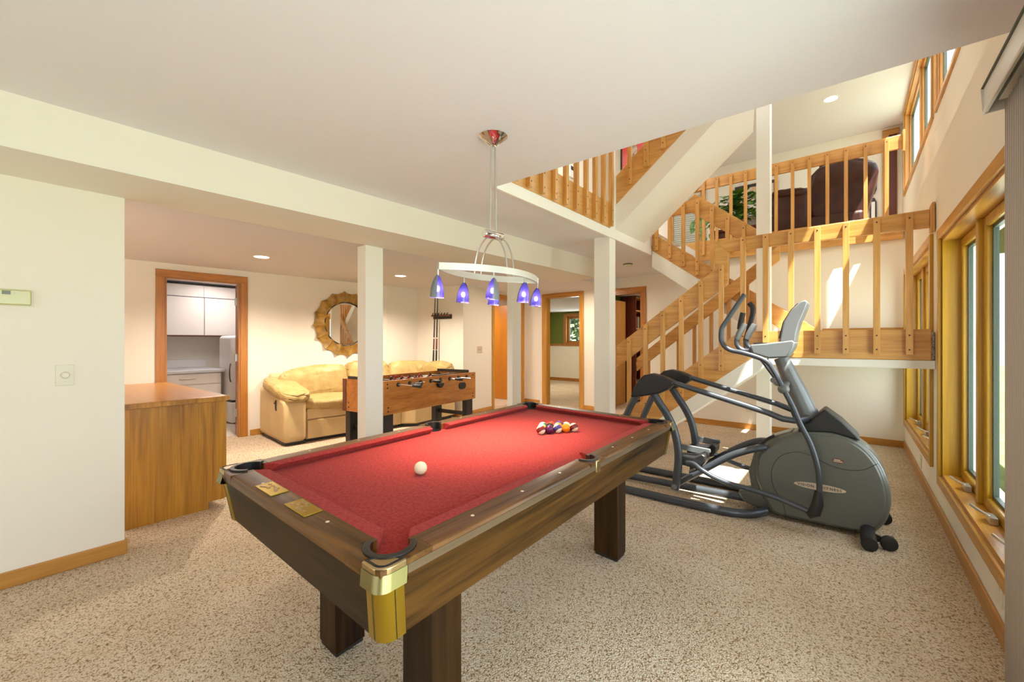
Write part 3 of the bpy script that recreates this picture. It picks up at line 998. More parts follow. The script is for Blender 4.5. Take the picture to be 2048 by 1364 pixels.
# cushions with mitred ends
def cush(kind, s, a, b, ca, cb):
    """kind 'L' long side (a..b along y) or 'E' end (a..b along x); ca/cb: mitre lengths"""
    mb = MB()
    H0, w = (HW - RW, HW - 0.135) if kind == 'L' else (HL - RW, HL - 0.135)
    n = 14
    rows = []
    for i in range(n + 1):
        t = i / n
        row = []
        for (d, z) in ((0, ZB), (0, ZT - 0.001), (0.038, ZT - 0.001), (0.048, ZT - 0.003), (0.050, ZT - 0.007), (0.018, ZB)):
            f = d / 0.05
            p = (a + ca * f) * (1 - t) + (b - cb * f) * t
            q = s * (H0 - d)
            row.append((q, p, z) if kind == 'L' else (p, q, z))
        rows.append(mb.verts(row))
    for i in range(n):
        for j in range(6):
            mb.face([rows[i][j], rows[i][(j + 1) % 6], rows[i + 1][(j + 1) % 6], rows[i + 1][j]])
    mb.face(rows[0][::-1])
    mb.face(rows[-1])
    tobj('cushion', mb, 'felt', pt)


for s in (-1, 1):
    cush('L', s, -HL + 0.145, -0.058, 0.045, 0.012)
    cush('L', s, 0.058, HL - 0.145, 0.012, 0.045)
    cush('E', s, -HW + 0.145, HW - 0.145, 0.045, 0.045)


# pockets: dark well and a leather collar
def arc(cx, cy, r, a0, a1, n=16):
    return [(cx + r * math.cos(a0 + (a1 - a0) * i / n), cy + r * math.sin(a0 + (a1 - a0) * i / n)) for i in range(n + 1)]


def pocket(cx, cy, ang, r, spread, near_red=False):
    a0, a1 = ang - spread, ang + spread
    w = MB()
    pts = arc(cx, cy, r, 0, 2 * PI, 24)[:-1]
    w.prism(pts, 'Z', ZB - 0.02, ZB + 0.0015)
    tobj('pocket_well', w, 'felt' if near_red else 'leatherblk', pt)
    c = MB()
    inn, out = arc(cx, cy, r - 0.004, a0, a1), arc(cx, cy, r + 0.014, a0, a1)
    c.prism(out + inn[::-1], 'Z', ZT - 0.004, ZT + 0.006)
    o2 = arc(cx, cy, r + 0.004, a0, a1)
    c.prism(o2 + inn[::-1], 'Z', ZB, ZT)
    tobj('pocket_collar', c, 'leatherblk', pt, bevel=0.002)


for sx in (-1, 1):
    for sy in (-1, 1):
        pocket(sx * (HW - 0.088), sy * (HL - 0.088), math.atan2(sy, sx), 0.056, R(112), near_red=(sx == 1 and sy == -1))
    pocket(sx * (HW - 0.062), 0, 0 if sx > 0 else PI, 0.046, R(95))

# aprons, tapering inwards towards the bottom; they stop short of the brass corners
TP = 0.034
AO = 0.008
EC = 0.045
for sx in (-1, 1):
    mb = MB()
    a, b = HW - AO, HW - TP
    mb.hexa([(sx * b, -HL + TP + EC, 0.605), (sx * b, HL - TP - EC, 0.605), (sx * (b - 0.02), HL - TP - EC, 0.605), (sx * (b - 0.02), -HL + TP + EC, 0.605),
             (sx * a, -HL + AO + EC, ZE), (sx * a, HL - AO - EC, ZE), (sx * (a - 0.02), HL - AO - EC, ZE), (sx * (a - 0.02), -HL + AO + EC, ZE)])
    tobj('apron', mb, 'walnutY', pt)
for sy in (-1, 1):
    mb = MB()
    a, b = HL - AO, HL - TP
    mb.hexa([(-HW + TP + EC, sy * b, 0.605), (HW - TP - EC, sy * b, 0.605), (HW - TP - EC, sy * (b - 0.02), 0.605), (-HW + TP + EC, sy * (b - 0.02), 0.605),
             (-HW + AO + EC, sy * a, ZE), (HW - AO - EC, sy * a, ZE), (HW - AO - EC, sy * (a - 0.02), ZE), (-HW + AO + EC, sy * (a - 0.02), ZE)])
    tobj('apron', mb, 'walnutshadeX', pt)
tobj('slate_frame', MB().box(-HW + 0.1, HW - 0.1, -HL + 0.1, HL - 0.1, 0.62, 0.735), 'blackpaint', pt)


# brass corners
def corner(sx, sy):
    X, Y = sx * HW, sy * HL

    def Q(p, q):          # p, q: distances in from the side and from the end
        return (X - sx * p, Y - sy * q)
    # cap: a shaped plate wrapped over the corner of the rails, flaring slightly downwards
    rim = [(-0.002, 0.078), (-0.002, 0.034)] + [(0.030 - 0.032 * math.cos(t_), 0.030 - 0.032 * math.sin(t_)) for t_ in [R(90) * i / 6 for i in range(7)]] + [(0.034, -0.002), (0.078, -0.002)]
    inner = [(0.070, 0.024), (0.060, 0.040), (0.054, 0.047), (0.047, 0.054), (0.040, 0.060), (0.024, 0.070)]
    m = MB()
    m.prism([Q(p, q) for p, q in rim + inner], 'Z', ZE + 0.004, ZT + 0.003)
    cp = tobj('corner_cap', m, 'brasslt', pt, bevel=0.005, seg=3)
    e = MB()
    top = [Q(p - 0.001, q - 0.001) for p, q in rim]
    bot = [Q(p - 0.009, q - 0.009) for p, q in rim]
    A = e.verts([(x, y, 0.787) for x, y in top])
    B = e.verts([(x, y, 0.752) for x, y in bot])
    D = e.verts([(x, y, 0.752) for x, y in [Q(p + 0.012, q + 0.012) for p, q in rim]])
    for i in range(len(A) - 1):
        e.face([A[i], A[i + 1], B[i + 1], B[i]])
        e.face([B[i], B[i + 1], D[i + 1], D[i]])
    tobj('cap_skirt', e, 'brassdk', cp)
    c = Vector(Q(0.036, 0.036))
    for f in (0.84, 0.76, 0.68):
        pl = [(c.x + (px - c.x) * f, c.y + (py - c.y) * f) for px, py in [Q(p, q) for p, q in rim + inner]]
        l = MB()
        l.tube([(px, py, ZT + 0.0030) for px, py in pl], 0.0011, 6, closed=True)
        tobj('cap_line', l, 'rubber', cp)
    # casting below, leaning in with the aprons: rounded middle with a flat flange each side
    r0 = 0.040

    def ring(ins, z):
        pts = [(ins - 0.002, ins + r0 + 0.024)] + [(ins - 0.003 + r0 - r0 * math.cos(t_), ins - 0.003 + r0 - r0 * math.sin(t_)) for t_ in [R(90) * i / 8 for i in range(9)]] + [(ins + r0 + 0.024, ins - 0.002)]
        return [Q(p, q) + (z,) for p, q in pts]
    e = MB()
    A, B = e.verts(ring(AO, ZE - 0.002)), e.verts(ring(TP, 0.602))
    A2 = e.verts([Q(AO + 0.03, AO + r0 + 0.024) + (ZE - 0.002,), Q(AO + 0.06, AO + 0.06) + (ZE - 0.002,), Q(AO + r0 + 0.024, AO + 0.03) + (ZE - 0.002,)])
    B2 = e.verts([Q(TP + 0.03, TP + r0 + 0.024) + (0.602,), Q(TP + 0.06, TP + 0.06) + (0.602,), Q(TP + r0 + 0.024, TP + 0.03) + (0.602,)])
    LA, LB = A + A2[::-1], B + B2[::-1]
    n_ = len(LA)
    for i in range(n_):
        e.face([LA[i], LA[(i + 1) % n_], LB[(i + 1) % n_], LB[i]])
    e.face(LA)
    e.face(LB[::-1])
    tobj('corner_casting', e, 'brass', pt, sharp=28)
    for k in (1, -2):
        l = MB()
        l.tube([ring(AO - 0.001, ZE - 0.003)[k], ring(TP - 0.001, 0.602)[k]], 0.0007, 6)
        tobj('groove', l, 'rubber', cp)


for sx in (-1, 1):
    for sy in (-1, 1):
        corner(sx, sy)
    m = MB().box(sx * (HW + 0.003), sx * (HW - 0.014), -0.022, 0.022, 0.752, ZT + 0.003)
    tobj('side_casting', m, 'brasslt', pt, bevel=0.004)
# sights along the rails
for sx in (-1, 1):
    for k in (1, 2, 3, 5, 6, 7):
        y = -HL + 0.1 + (2 * HL - 0.2) * k / 8
        tobj('sight', MB().lathe([(0, 0.0012), (0.006, 0.001), (0.006, -0.001)], (sx * (HW - 0.045), y, ZT), 10), 'pearl', pt)
for sy in (-1, 1):
    for k in (1, 3):
        x = -HW + 0.1 + (2 * HW - 0.2) * k / 4
        tobj('sight', MB().lathe([(0, 0.0012), (0.006, 0.001), (0.006, -0.001)], (x, sy * (HL - 0.05), ZT), 10), 'pearl', pt)
# two brass plates with raised relief on the near end rail
for x0 in (-0.24, 0.02):
    m = MB().box(x0, x0 + 0.15, -HL + 0.018, -HL + 0.078, ZT, ZT + 0.003)
    pl = tobj('brass_plate', m, 'brass', pt, bevel=0.001)
    r = MB()
    rnd = random.Random(int(x0 * 1000) + 5)
    for k in range(16):
        r.sphere((x0 + 0.02 + 0.11 * rnd.random(), -HL + 0.03 + 0.038 * rnd.random(), ZT + 0.003), 0.004 + 0.006 * rnd.random(), 8, (1.3, 0.7, 0.3))
    tobj('relief', r, 'brasslt', pl)
# legs
for (x0, x1, y0, y1) in ((-0.40, -0.25, -0.80, -0.66), (0.24, 0.40, -0.80, -0.66), (-0.40, -0.25, 0.70, 0.83), (0.24, 0.40, 0.70, 0.83)):
    lg = tobj('leg', MB().box(x0, x1, y0, y1, 0.015, 0.66), 'walnutZ', pt, bevel=0.004)
    tobj('foot', MB().box(x0 + 0.006, x1 - 0.006, y0 + 0.006, y1 - 0.006, 0, 0.015), 'rubber', lg)

# ------------------------------------------------------------------ balls
BR = 0.0265


def ball(name, x, y, mat, label, group, tilt=(0, 0, 0)):
    o = obj(name, MB().sphere((0, 0, 0), BR, 24), mat)
    o.location = (x, y, ZB + BR)
    o.rotation_euler = tilt
    return tag(o, label, 'ball', group)


ball('cue_ball', -1.372, 1.118, 'cue', 'plain ivory cue ball alone near the middle of the table', None)
cols = {'maroon': (0.13, 0.012, 0.012), 'purple': (0.075, 0.008, 0.06), 'blue': (0.05, 0.035, 0.16), 'orange': (0.85, 0.22, 0.01), 'yellow': (0.85, 0.55, 0.05), 'green': (0.02, 0.16, 0.06), 'red': (0.65, 0.06, 0.02), 'violet': (0.10, 0.06, 0.20), 'black': (0.012, 0.012, 0.014)}
for k, v in cols.items():
    M['b_' + k] = ball_mat('ball_' + k, v, False)
    M['s_' + k] = ball_mat('ball_striped_' + k, v, True)
b0 = Vector((-1.412, 2.035))
bu = Vector((0.108, 0.177)).normalized()
bv = Vector((-bu.y, bu.x))
TL = R(-38)
rows = [[('s_maroon', 'maroon striped ball at left end of the front row of the rack', R(-38)), ('b_purple', 'solid dark purple ball second from left in the front row', 0), ('s_blue', 'blue striped ball in the middle of the front row', R(-42)), ('b_orange', 'solid orange ball second from right in the front row', 0), ('s_maroon', 'maroon striped ball at right end of the front row of the rack', R(-35))],
        [('s_yellow', 'yellow striped ball at left end of the second row of the rack', R(-20)), ('b_black', 'solid black ball behind the dark purple one', 0), ('s_orange', 'cream and orange striped ball behind the blue striped one', R(-50)), ('s_violet', 'violet striped ball behind the solid orange one', R(20))],
        [('s_green', 'green striped ball at left end of the third row', R(-30)), ('b_red', 'solid red ball in the middle of the third row', 0), ('b_violet', 'solid violet ball at right end of the third row', 0)]]
for i, row in enumerate(rows):
    for j, (mt, lb, tl) in enumerate(row):
        p = b0 + bu * (BR * 2.03 * (j + i / 2)) + bv * (BR * 2.03 * 0.866 * i)
        ball('pool_ball', p.x, p.y, mt, lb, 'racked pool balls', (tl, R(15) * (j % 2), math.atan2(bu.y, bu.x) + 0.4))

# ------------------------------------------------------------------ pool table lamp
lp = thing('pendant_lamp', 'chrome billiard pendant with six violet glass shades over the pool table', 'lamp', (-1.54, 1.765, ZH))
LC = Vector((-1.545, 1.765, 0))
la_ = Vector((0.112, 0.994, 0)).normalized()
lb_ = Vector((0.994, -0.112, 0)).normalized()


def LPt(a, b, z):
    return LC + la_ * a + lb_ * b + Vector((0, 0, z))


obj('canopy', MB().lathe([(0, -0.052), (0.02, -0.05), (0.072, -0.008), (0.08, -0.002), (0.08, 0)], LPt(0, 0, ZH), 32), 'chrome', lp)
for a in (-0.022, 0.022):
    obj('rod', MB().tube([LPt(a * 0.7, 0, ZH - 0.045), LPt(a, 0, 1.90)], 0.0055, 10), 'nickel', lp)
hubm = MB()
hubm.tube([LPt(-0.068, 0, 1.895), LPt(-0.062, 0, 1.895), LPt(0.062, 0, 1.895), LPt(0.068, 0, 1.895)], [0.019, 0.0225, 0.0225, 0.019], 18)
obj('hub', hubm, 'chrome', lp)
for a in (-0.024, 0.024):
    for sgn in (-1, 1):
        pts = [LPt(a, sgn * 0.133 * math.sin(t * PI / 2), 1.69 + 0.195 * math.cos(t * PI / 2)) for t in [i / 10 for i in range(11)]]
        obj('arm', MB().tube(pts + [pts[-1] + Vector((0, 0, -0.03))], 0.0045, 8), 'nickel', lp)
BA, BW = 0.367, 0.137
for sgn in (-1, 1):
    m = MB()
    rowp = []
    for i in range(25):
        t = -1 + 2 * i / 24
        p = LPt(BA * t, sgn * (BW * (1 - t * t) + 0.004), 0)
        q = LPt(BA * t, sgn * (BW * (1 - t * t) - 0.008), 0)
        rowp.append(m.verts([p + Vector((0, 0, 1.662)), p + Vector((0, 0, 1.697)), q + Vector((0, 0, 1.697)), q + Vector((0, 0, 1.662))]))
    for i in range(24):
        for j in range(4):
            m.face([rowp[i][j], rowp[i][(j + 1) % 4], rowp[i + 1][(j + 1) % 4], rowp[i + 1][j]])
    m.face(rowp[0])
    m.face(rowp[-1][::-1])
    obj('bar', m, 'bargrey', lp)


def lamp_shade(a, b, tilt, ca):
    top = LPt(a, b, 1.662)
    st_ = obj('stem', MB().tube([top, top - Vector((0, 0, 0.038))], 0.0045, 8), 'nickel', lp)
    rot = Matrix.Rotation(tilt, 3, 'X') @ Matrix.Rotation(0.12, 3, 'Y')
    c = top - Vector((0, 0, 0.028))
    prof = [(0.004, 0.0), (0.013, -0.012), (0.023, -0.036), (0.031, -0.072), (0.034, -0.112)]
    sh = obj('shade', MB().lathe(prof, c, 24, rot), 'lampglass', lp, sharp=60)
    cw = [(r + 0.0025, z + 0.002) for r, z in prof]
    obj('cowl', MB().lathe([(0.001, 0.004)] + cw, c, 18, rot, ca, ca + R(195)), 'silver', sh, sharp=60)
    bc = c + rot @ Vector((0, 0, -0.066))
    obj('bulb', MB().sphere(bc, 0.012, 12, (1, 1, 1.3)), 'bulb', sh)
    l = bpy.data.lights.new('pendant_bulb_light', 'SPOT')
    l.energy = 20.0
    l.spot_size = R(88)
    l.spot_blend = 0.9
    l.color = (1.0, 0.80, 0.62)
    l.shadow_soft_size = 0.02
    o = bpy.data.objects.new('pendant_bulb_light', l)
    C.objects.link(o)
    o.location = c + rot @ Vector((0, 0, -0.085))


def arcb(t):
    return BW * (1 - t * t)


lamp_shade(-BA, 0, 0.05, R(120))
lamp_shade(BA, 0, -0.05, R(60))
lamp_shade(-0.11, arcb(0.3), 0.0, R(-40))
lamp_shade(0.128, arcb(0.35), 0.0, R(60))
lamp_shade(-0.103, -arcb(0.28), 0.0, R(20))
lamp_shade(0.125, -arcb(0.34), 0.0, R(10))


# ------------------------------------------------------------------ recessed lights
def downlight(x, y, z, label, power, group, r=0.075):
    t = thing('recessed_light', label, 'ceiling light', (x, y, z), group)
    obj('trim_ring', MB().lathe([(r, 0.0), (r + 0.018, -0.004), (r + 0.018, 0.0), (r, 0.0)], (x, y, z), 28), 'white', t)
    obj('lens', MB().lathe([(0, -0.002), (r, -0.002)], (x, y, z), 28), 'downlens', t)
    if power:
        l = bpy.data.lights.new('recessed_lamp', 'SPOT')
        l.energy, l.color, l.spot_size, l.spot_blend, l.shadow_soft_size = power, WARM, R(150), 0.7, 0.06
        o = bpy.data.objects.new('recessed_lamp', l)
        C.objects.link(o)
        o.location = (x, y, z - 0.012)
    return t


G = 'recessed ceiling lights'
downlight(-5.26, 1.995, ZL, 'recessed light in the low ceiling in front of the laundry doorway', 235, G)
downlight(-5.196, 3.859, ZL, 'recessed light in the low ceiling above the foosball table', 245, G)
downlight(-0.245, 8.304, 5.10, 'recessed light in the high upstairs ceiling', 60, G, 0.085)
# unseen lights without fixtures, for the neighbouring rooms and the alcove
area('laundry_ceiling_lamp', (-7.6, 2.4, ZL - 0.02), (0, 0, 0), 0.9, 0.3, 14, (1.0, 0.93, 0.90))
area('hall_ceiling_lamp', (-3.9, 6.2, ZL - 0.02), (0, 0, 0), 0.3, 0.3, 30, WARM)
area('alcove_fill_light', (-4.9, -1.2, 1.75), (R(180), 0, 0), 0.35, 0.35, 75, WARM)  # fill added behind the left wall to brighten the alcove, no lamp there
area('bath_ceiling_lamp', (-6.6, 6.4, ZL - 0.02), (0, 0, 0), 0.3, 0.3, 26, WARM)
area('study_ceiling_lamp', (-2.7, 8.3, ZH - 0.02), (0, 0, 0), 0.3, 0.3, 10, WARM)
area('green_room_daylight', (-6.9, 12.35, 1.7), (R(90), 0, R(180)), 0.85, 0.85, 25, DAY)
area('green_room_ceiling_lamp', (-6.2, 9.8, ZL - 0.02), (0, 0, 0), 0.5, 0.5, 34, (1.0, 0.88, 0.66))
area('upper_room_lamp', (-4.5, 8.5, 5.05), (0, 0, 0), 1.0, 1.0, 55, (1.0, 0.94, 0.86))
area('upper_hall_lamp', (-2.8, 4.6, 5.05), (0, 0, 0), 0.5, 0.5, 38, (1.0, 0.93, 0.84))

# ------------------------------------------------------------------ exercise machine
el = thing('elliptical_trainer', 'grey elliptical trainer standing between the pool table and the windows', 'exercise machine', (-0.6, 3.8, 0))
Yb0, Yb1 = 3.645, 3.925
body = [(-0.574, 0.38), (-0.557, 0.464), (-0.476, 0.555), (-0.358, 0.633), (-0.246, 0.672), (-0.116, 0.68), (-0.004, 0.656), (0.082, 0.600), (0.145, 0.516), (0.185, 0.412), (0.205, 0.29), (0.195, 0.186), (0.165, 0.105), (0.10, 0.035), (-0.05, 0.022), (-0.234, 0.022), (-0.423, 0.022), (-0.480, 0.05), (-0.515, 0.12), (-0.545, 0.2), (-0.572, 0.29)]


def smooth2(poly, n=4):
    k = len(poly)
    out = []
    for i in range(k):
        a, b, c, d = [Vector(poly[(i + j) % k]) for j in (-1, 0, 1, 2)]
        for q in range(n):
            t = q / n
            out.append(tuple(0.5 * ((2 * b) + (c - a) * t + (2 * a - 5 * b + 4 * c - d) * t * t + (3 * b - a - 3 * c + d) * t ** 3)))
    return out


def inset(poly, f, c):
    return [(c[0] + (x - c[0]) * f, c[1] + (z - c[1]) * f) for x, z in poly]


bs = smooth2(body)
cc = (-0.19, 0.33)
obj('shroud', MB().prism(bs, 'Y', Yb0 + 0.012, Yb1 - 0.012), 'greysh', el, bevel=0.035, seg=5, sharp=50)
for y0, y1, nm in ((Yb0, Yb0 + 0.03, 'side_cover'), (Yb1 - 0.03, Yb1, 'side_cover')):
    sc_ = obj(nm, MB().prism(inset(bs, 0.93, cc), 'Y', y0, y1), 'greysh', el, bevel=0.010, seg=3, sharp=50)
    if nm and y0 == Yb0:
        # panel seams
        def seam(pts):
            return MB().tube([(x, Yb0 - 0.0005, z) for x, z in pts], 0.0016, 6)
        s1 = [(-0.44 + 0.18 + 0.30 * math.cos(a) * 0.62 - 0.04, 0.30 + 0.215 * math.sin(a)) for a in [R(72) + R(165) * i / 24 for i in range(25)]]
        obj('panel_seam', seam(smooth([(x, z, 0) for x, z in [(-0.20, 0.50), (-0.30, 0.515), (-0.40, 0.47), (-0.455, 0.37), (-0.45, 0.25), (-0.39, 0.13), (-0.37, 0.04)]], 6) and [(p.x, p.y) for p in smooth([(x, z, 0) for x, z in [(-0.20, 0.50), (-0.30, 0.515), (-0.40, 0.47), (-0.455, 0.37), (-0.45, 0.25), (-0.39, 0.13), (-0.37, 0.04)]], 6)]), 'blackpl', sc_)
        obj('panel_seam', seam([(p.x, p.y) for p in smooth([(x, z, 0) for x, z in [(-0.20, 0.50), (-0.14, 0.465), (-0.04, 0.44), (0.06, 0.455), (0.135, 0.51)]], 6)]), 'blackpl', sc_)
        # long oval badge with lettering
        bad = MB()
        ring = [(-0.173 + 0.148 * math.cos(a), 0.291 + 0.023 * math.sin(a)) for a in [2 * PI * i / 40 for i in range(40)]]
        bad.prism(ring, 'Y', Yb0 - 0.003, Yb0 + 0.002)
        badge = obj('badge', bad, plain('badge_cream', (0.62, 0.50, 0.38), 0.4), sc_)
        bad = MB()
        ring = [(-0.068 + 0.034 * math.cos(a), 0.492 + 0.017 * math.sin(a)) for a in [2 * PI * i / 30 for i in range(30)]]
        bad.prism(ring, 'Y', Yb0 - 0.003, Yb0 + 0.002)
        b2 = obj('badge', bad, plain('badge_dark', (0.16, 0.07, 0.04), 0.4), sc_)
        scr = MB()
        for dz, x0, x1 in ((0.006, -0.022, 0.012), (-0.004, -0.026, 0.024)):
            scr.tube([(-0.068 + x0 + (x1 - x0) * i / 30, Yb0 - 0.004, 0.492 + dz + 0.004 * math.sin(i * 1.25)) for i in range(31)], 0.0016, 5)
        obj('script_lettering', scr, plain('badge_script', (0.70, 0.62, 0.5), 0.4), sc_)
        for word, xs in (('VISION', -0.300), ('FITNESS', -0.160)):
            cu = bpy.data.curves.new('lettering', 'FONT')
            cu.body = word
            cu.size = 0.026
            cu.extrude = 0.0008
            cu.space_character = 1.25
            to = bpy.data.objects.new('tmp', cu)
            C.objects.link(to)
            dg = bpy.context.evaluated_depsgraph_get()
            me = bpy.data.meshes.new_from_object(to.evaluated_get(dg))
            bpy.data.objects.remove(to)
            me.transform(Matrix.Translation(Vector((xs, Yb0 - 0.004, 0.283))) @ Matrix.Rotation(R(90), 4, 'X'))
            me.transform(Matrix.Translation(-ORG[sc_.name]))
            me.materials.clear()
            me.materials.append(M['blackpl'])
            tx = bpy.data.objects.new('lettering', me)
            C.objects.link(tx)
            tx.parent = sc_
            ORG[tx.name] = ORG[sc_.name]
# rear skirt of the shroud, where the crank comes out
obj('crank_guard', MB().prism([(-0.60, 0.16), (-0.62, 0.30), (-0.58, 0.47), (-0.45, 0.60), (-0.33, 0.655), (-0.33, 0.10), (-0.52, 0.02), (-0.66, 0.06), (-0.70, 0.13)], 'Y', 3.70, 3.88), 'greysh', el, bevel=0.02, seg=3)
obj('vent_slot', MB().tube(smooth([(-0.545, Yb0 + 0.02, 0.515), (-0.49, Yb0 + 0.014, 0.575), (-0.44, Yb0 + 0.012, 0.612)]), 0.011, 8), 'blackpl', el)
# mast and cowl
obj('mast', MB().tube([(-0.225, 3.785, 0.70), (-0.30, 3.785, 0.90), (-0.415, 3.785, 1.185)], [0.095, 0.085, 0.062], 20, flat=0.8), 'silver', el)
obj('mast_cowl', MB().prism([(-0.30, 0.655), (-0.285, 0.715), (-0.235, 0.735), (-0.145, 0.835), (-0.05, 0.76), (0.035, 0.668), (0.05, 0.64), (-0.1, 0.675)], 'Y', 3.665, 3.90), 'blackpl', el, bevel=0.025, seg=4)
# console
obj('console_tray', MB().prism([(-0.605, 1.281), (-0.50, 1.292), (-0.33, 1.318), (-0.316, 1.30), (-0.324, 1.262), (-0.362, 1.19), (-0.48, 1.18), (-0.588, 1.215)], 'Y', 3.655, 3.915), 'silver', el, bevel=0.012, seg=3)
obj('bottle_well', MB().box(-0.585, -0.49, 3.70, 3.78, 1.284, 1.297), 'blackpl', el)
obj('bottle_well', MB().box(-0.585, -0.49, 3.80, 3.88, 1.284, 1.297), 'blackpl', el)
dsp = obj('display', MB().prism([(-0.415, 1.30), (-0.385, 1.45), (-0.335, 1.54), (-0.285, 1.592), (-0.255, 1.603), (-0.24, 1.59), (-0.255, 1.54), (-0.292, 1.44), (-0.310, 1.36), (-0.318, 1.30)], 'Y', 3.66, 3.91), 'silver', el, bevel=0.014, seg=3)
obj('display_face', MB().prism([(-0.419, 1.33), (-0.392, 1.45), (-0.342, 1.54), (-0.30, 1.585), (-0.297, 1.575), (-0.335, 1.53), (-0.386, 1.44), (-0.412, 1.33)], 'Y', 3.68, 3.89), 'blackpl', dsp)
# fixed grips with pulse sensors
for y, dx in ((3.70, -0.012), (3.87, 0.03)):
    hb = obj('fixed_handle', MB().tube(smooth([(-0.58, y, 1.235), (-0.645 + dx, y, 1.24), (-0.69 + dx, y, 1.29), (-0.675 + dx, y, 1.36), (-0.635 + dx, y, 1.44)]), 0.017, 10), 'steel', el)
    obj('pulse_sensor', MB().tube([(-0.688 + dx, y, 1.325), (-0.672 + dx, y, 1.37), (-0.640 + dx, y, 1.43), (-0.632 + dx, y, 1.445)], [0.021, 0.0235, 0.0235, 0.02], 12), 'silver', hb)
    if y < 3.8:
        obj('grip', MB().tube(smooth([(-0.668 + dx, y, 1.40), (-0.66 + dx, y, 1.46), (-0.645 + dx, y, 1.53)]), 0.02, 12), 'blackpl', hb)
# moving arms
arm = [(-0.61, 1.655), (-0.672, 1.56), (-0.728, 1.47), (-0.768, 1.395), (-0.765, 1.30), (-0.712, 1.245), (-0.616, 1.221), (-0.483, 1.171), (-0.425, 1.095), (-0.375, 0.984), (-0.32, 0.865), (-0.272, 0.74), (-0.213, 0.606), (-0.175, 0.459), (-0.165, 0.33), (-0.172, 0.20)]
far_arm = [(-0.672, 1.632), (-0.645, 1.577), (-0.668, 1.446), (-0.701, 1.313), (-0.683, 1.234), (-0.59, 1.165), (-0.53, 1.081), (-0.471, 0.989), (-0.399, 0.859), (-0.357, 0.728), (-0.31, 0.62), (-0.27, 0.50), (-0.25, 0.40), (-0.25, 0.33), (-0.26, 0.20)]
for pts, y, yb in ((arm, 3.505, 3.52), (far_arm, 4.055, 4.04)):
    A = obj('moving_arm', MB().tube(smooth([(x, y, z) for x, z in pts], 5), 0.0175, 12), 'steel', el)
    q_ = 9 if y < 3.8 else 7
    px, pz = pts[q_][0] + 0.005, pts[q_][1] - 0.01
    if y > 3.8:
        obj('grip', MB().tube(smooth([(x, y, z) for x, z in pts[:4]], 5), 0.0205, 12), 'blackpl', A)
    pv = MB()
    pv.sphere((px, y + 0.01 * (1 if y < 3.8 else -1), pz), 0.037, 18)
    pv.tube([(px, y, pz), (px, 3.785, pz + 0.03)], 0.02, 12)
    obj('pivot', pv, 'silver', A)
    fx, fz = pts[-1]
    jt = MB()
    jt.tube([(fx + 0.0, y, 0.30), (fx - 0.002, y, 0.22), (fx - 0.02, y, 0.155), (fx - 0.055, y, 0.13)], [0.021, 0.034, 0.038, 0.028], 14)
    obj('arm_joint', jt, 'blackpl', A)
# guide rails, hoods, suspended links
for y, dx, dz in ((3.555, 0, 0), (4.005, 0.01, 0.01)):
    obj('guide_rail', MB().tube([(-1.17 + dx, y, 0.975 + dz), (-0.47 + dx, y, 0.79 + dz), (-0.38 + dx, y, 0.757 + dz), (-0.31 + dx, y, 0.752 + dz), (-0.24, 3.70 if y < 3.8 else 3.87, 0.757)], 0.022, 12), 'steel', el)
    hp = [(-1.494, 0.822), (-1.468, 0.90), (-1.425, 0.975), (-1.375, 1.02), (-1.31, 1.037), (-1.22, 1.020), (-1.13, 0.985), (-1.125, 0.955), (-1.18, 0.908), (-1.25, 0.872), (-1.32, 0.855), (-1.40, 0.835)]
    obj('hood', MB().prism([(x + dx, z + dz) for x, z in hp], 'Y', y - 0.05, y + 0.045), 'blackpl', el, bevel=0.014, seg=3)
    obj('rear_post', MB().tube(smooth([(-1.455 + dx, y, 0.84), (-1.52 + dx, y, 0.72), (-1.61 + dx, y, 0.5), (-1.70 + dx, y, 0.2), (-1.74 + dx, y, 0.025)]), 0.03, 12, flat=0.6), 'steel', el)
    lk = smooth([(-1.31 + dx, y, 0.87), (-1.25 + dx, y, 0.78), (-1.19 + dx, y, 0.69), (-1.135 + dx, y, 0.57), (-1.105 + dx, y, 0.42), (-1.105 + dx, y, 0.28), (-1.128 + dx, y, 0.09)])
    L_ = obj('swing_link', MB().tube(lk, 0.033, 12, flat=0.55), 'steel', el)
    obj('pivot_bolt', MB().tube([(-1.128 + dx, y - 0.026, 0.118), (-1.128 + dx, y - 0.016, 0.118)], 0.02, 16), 'silver', L_)
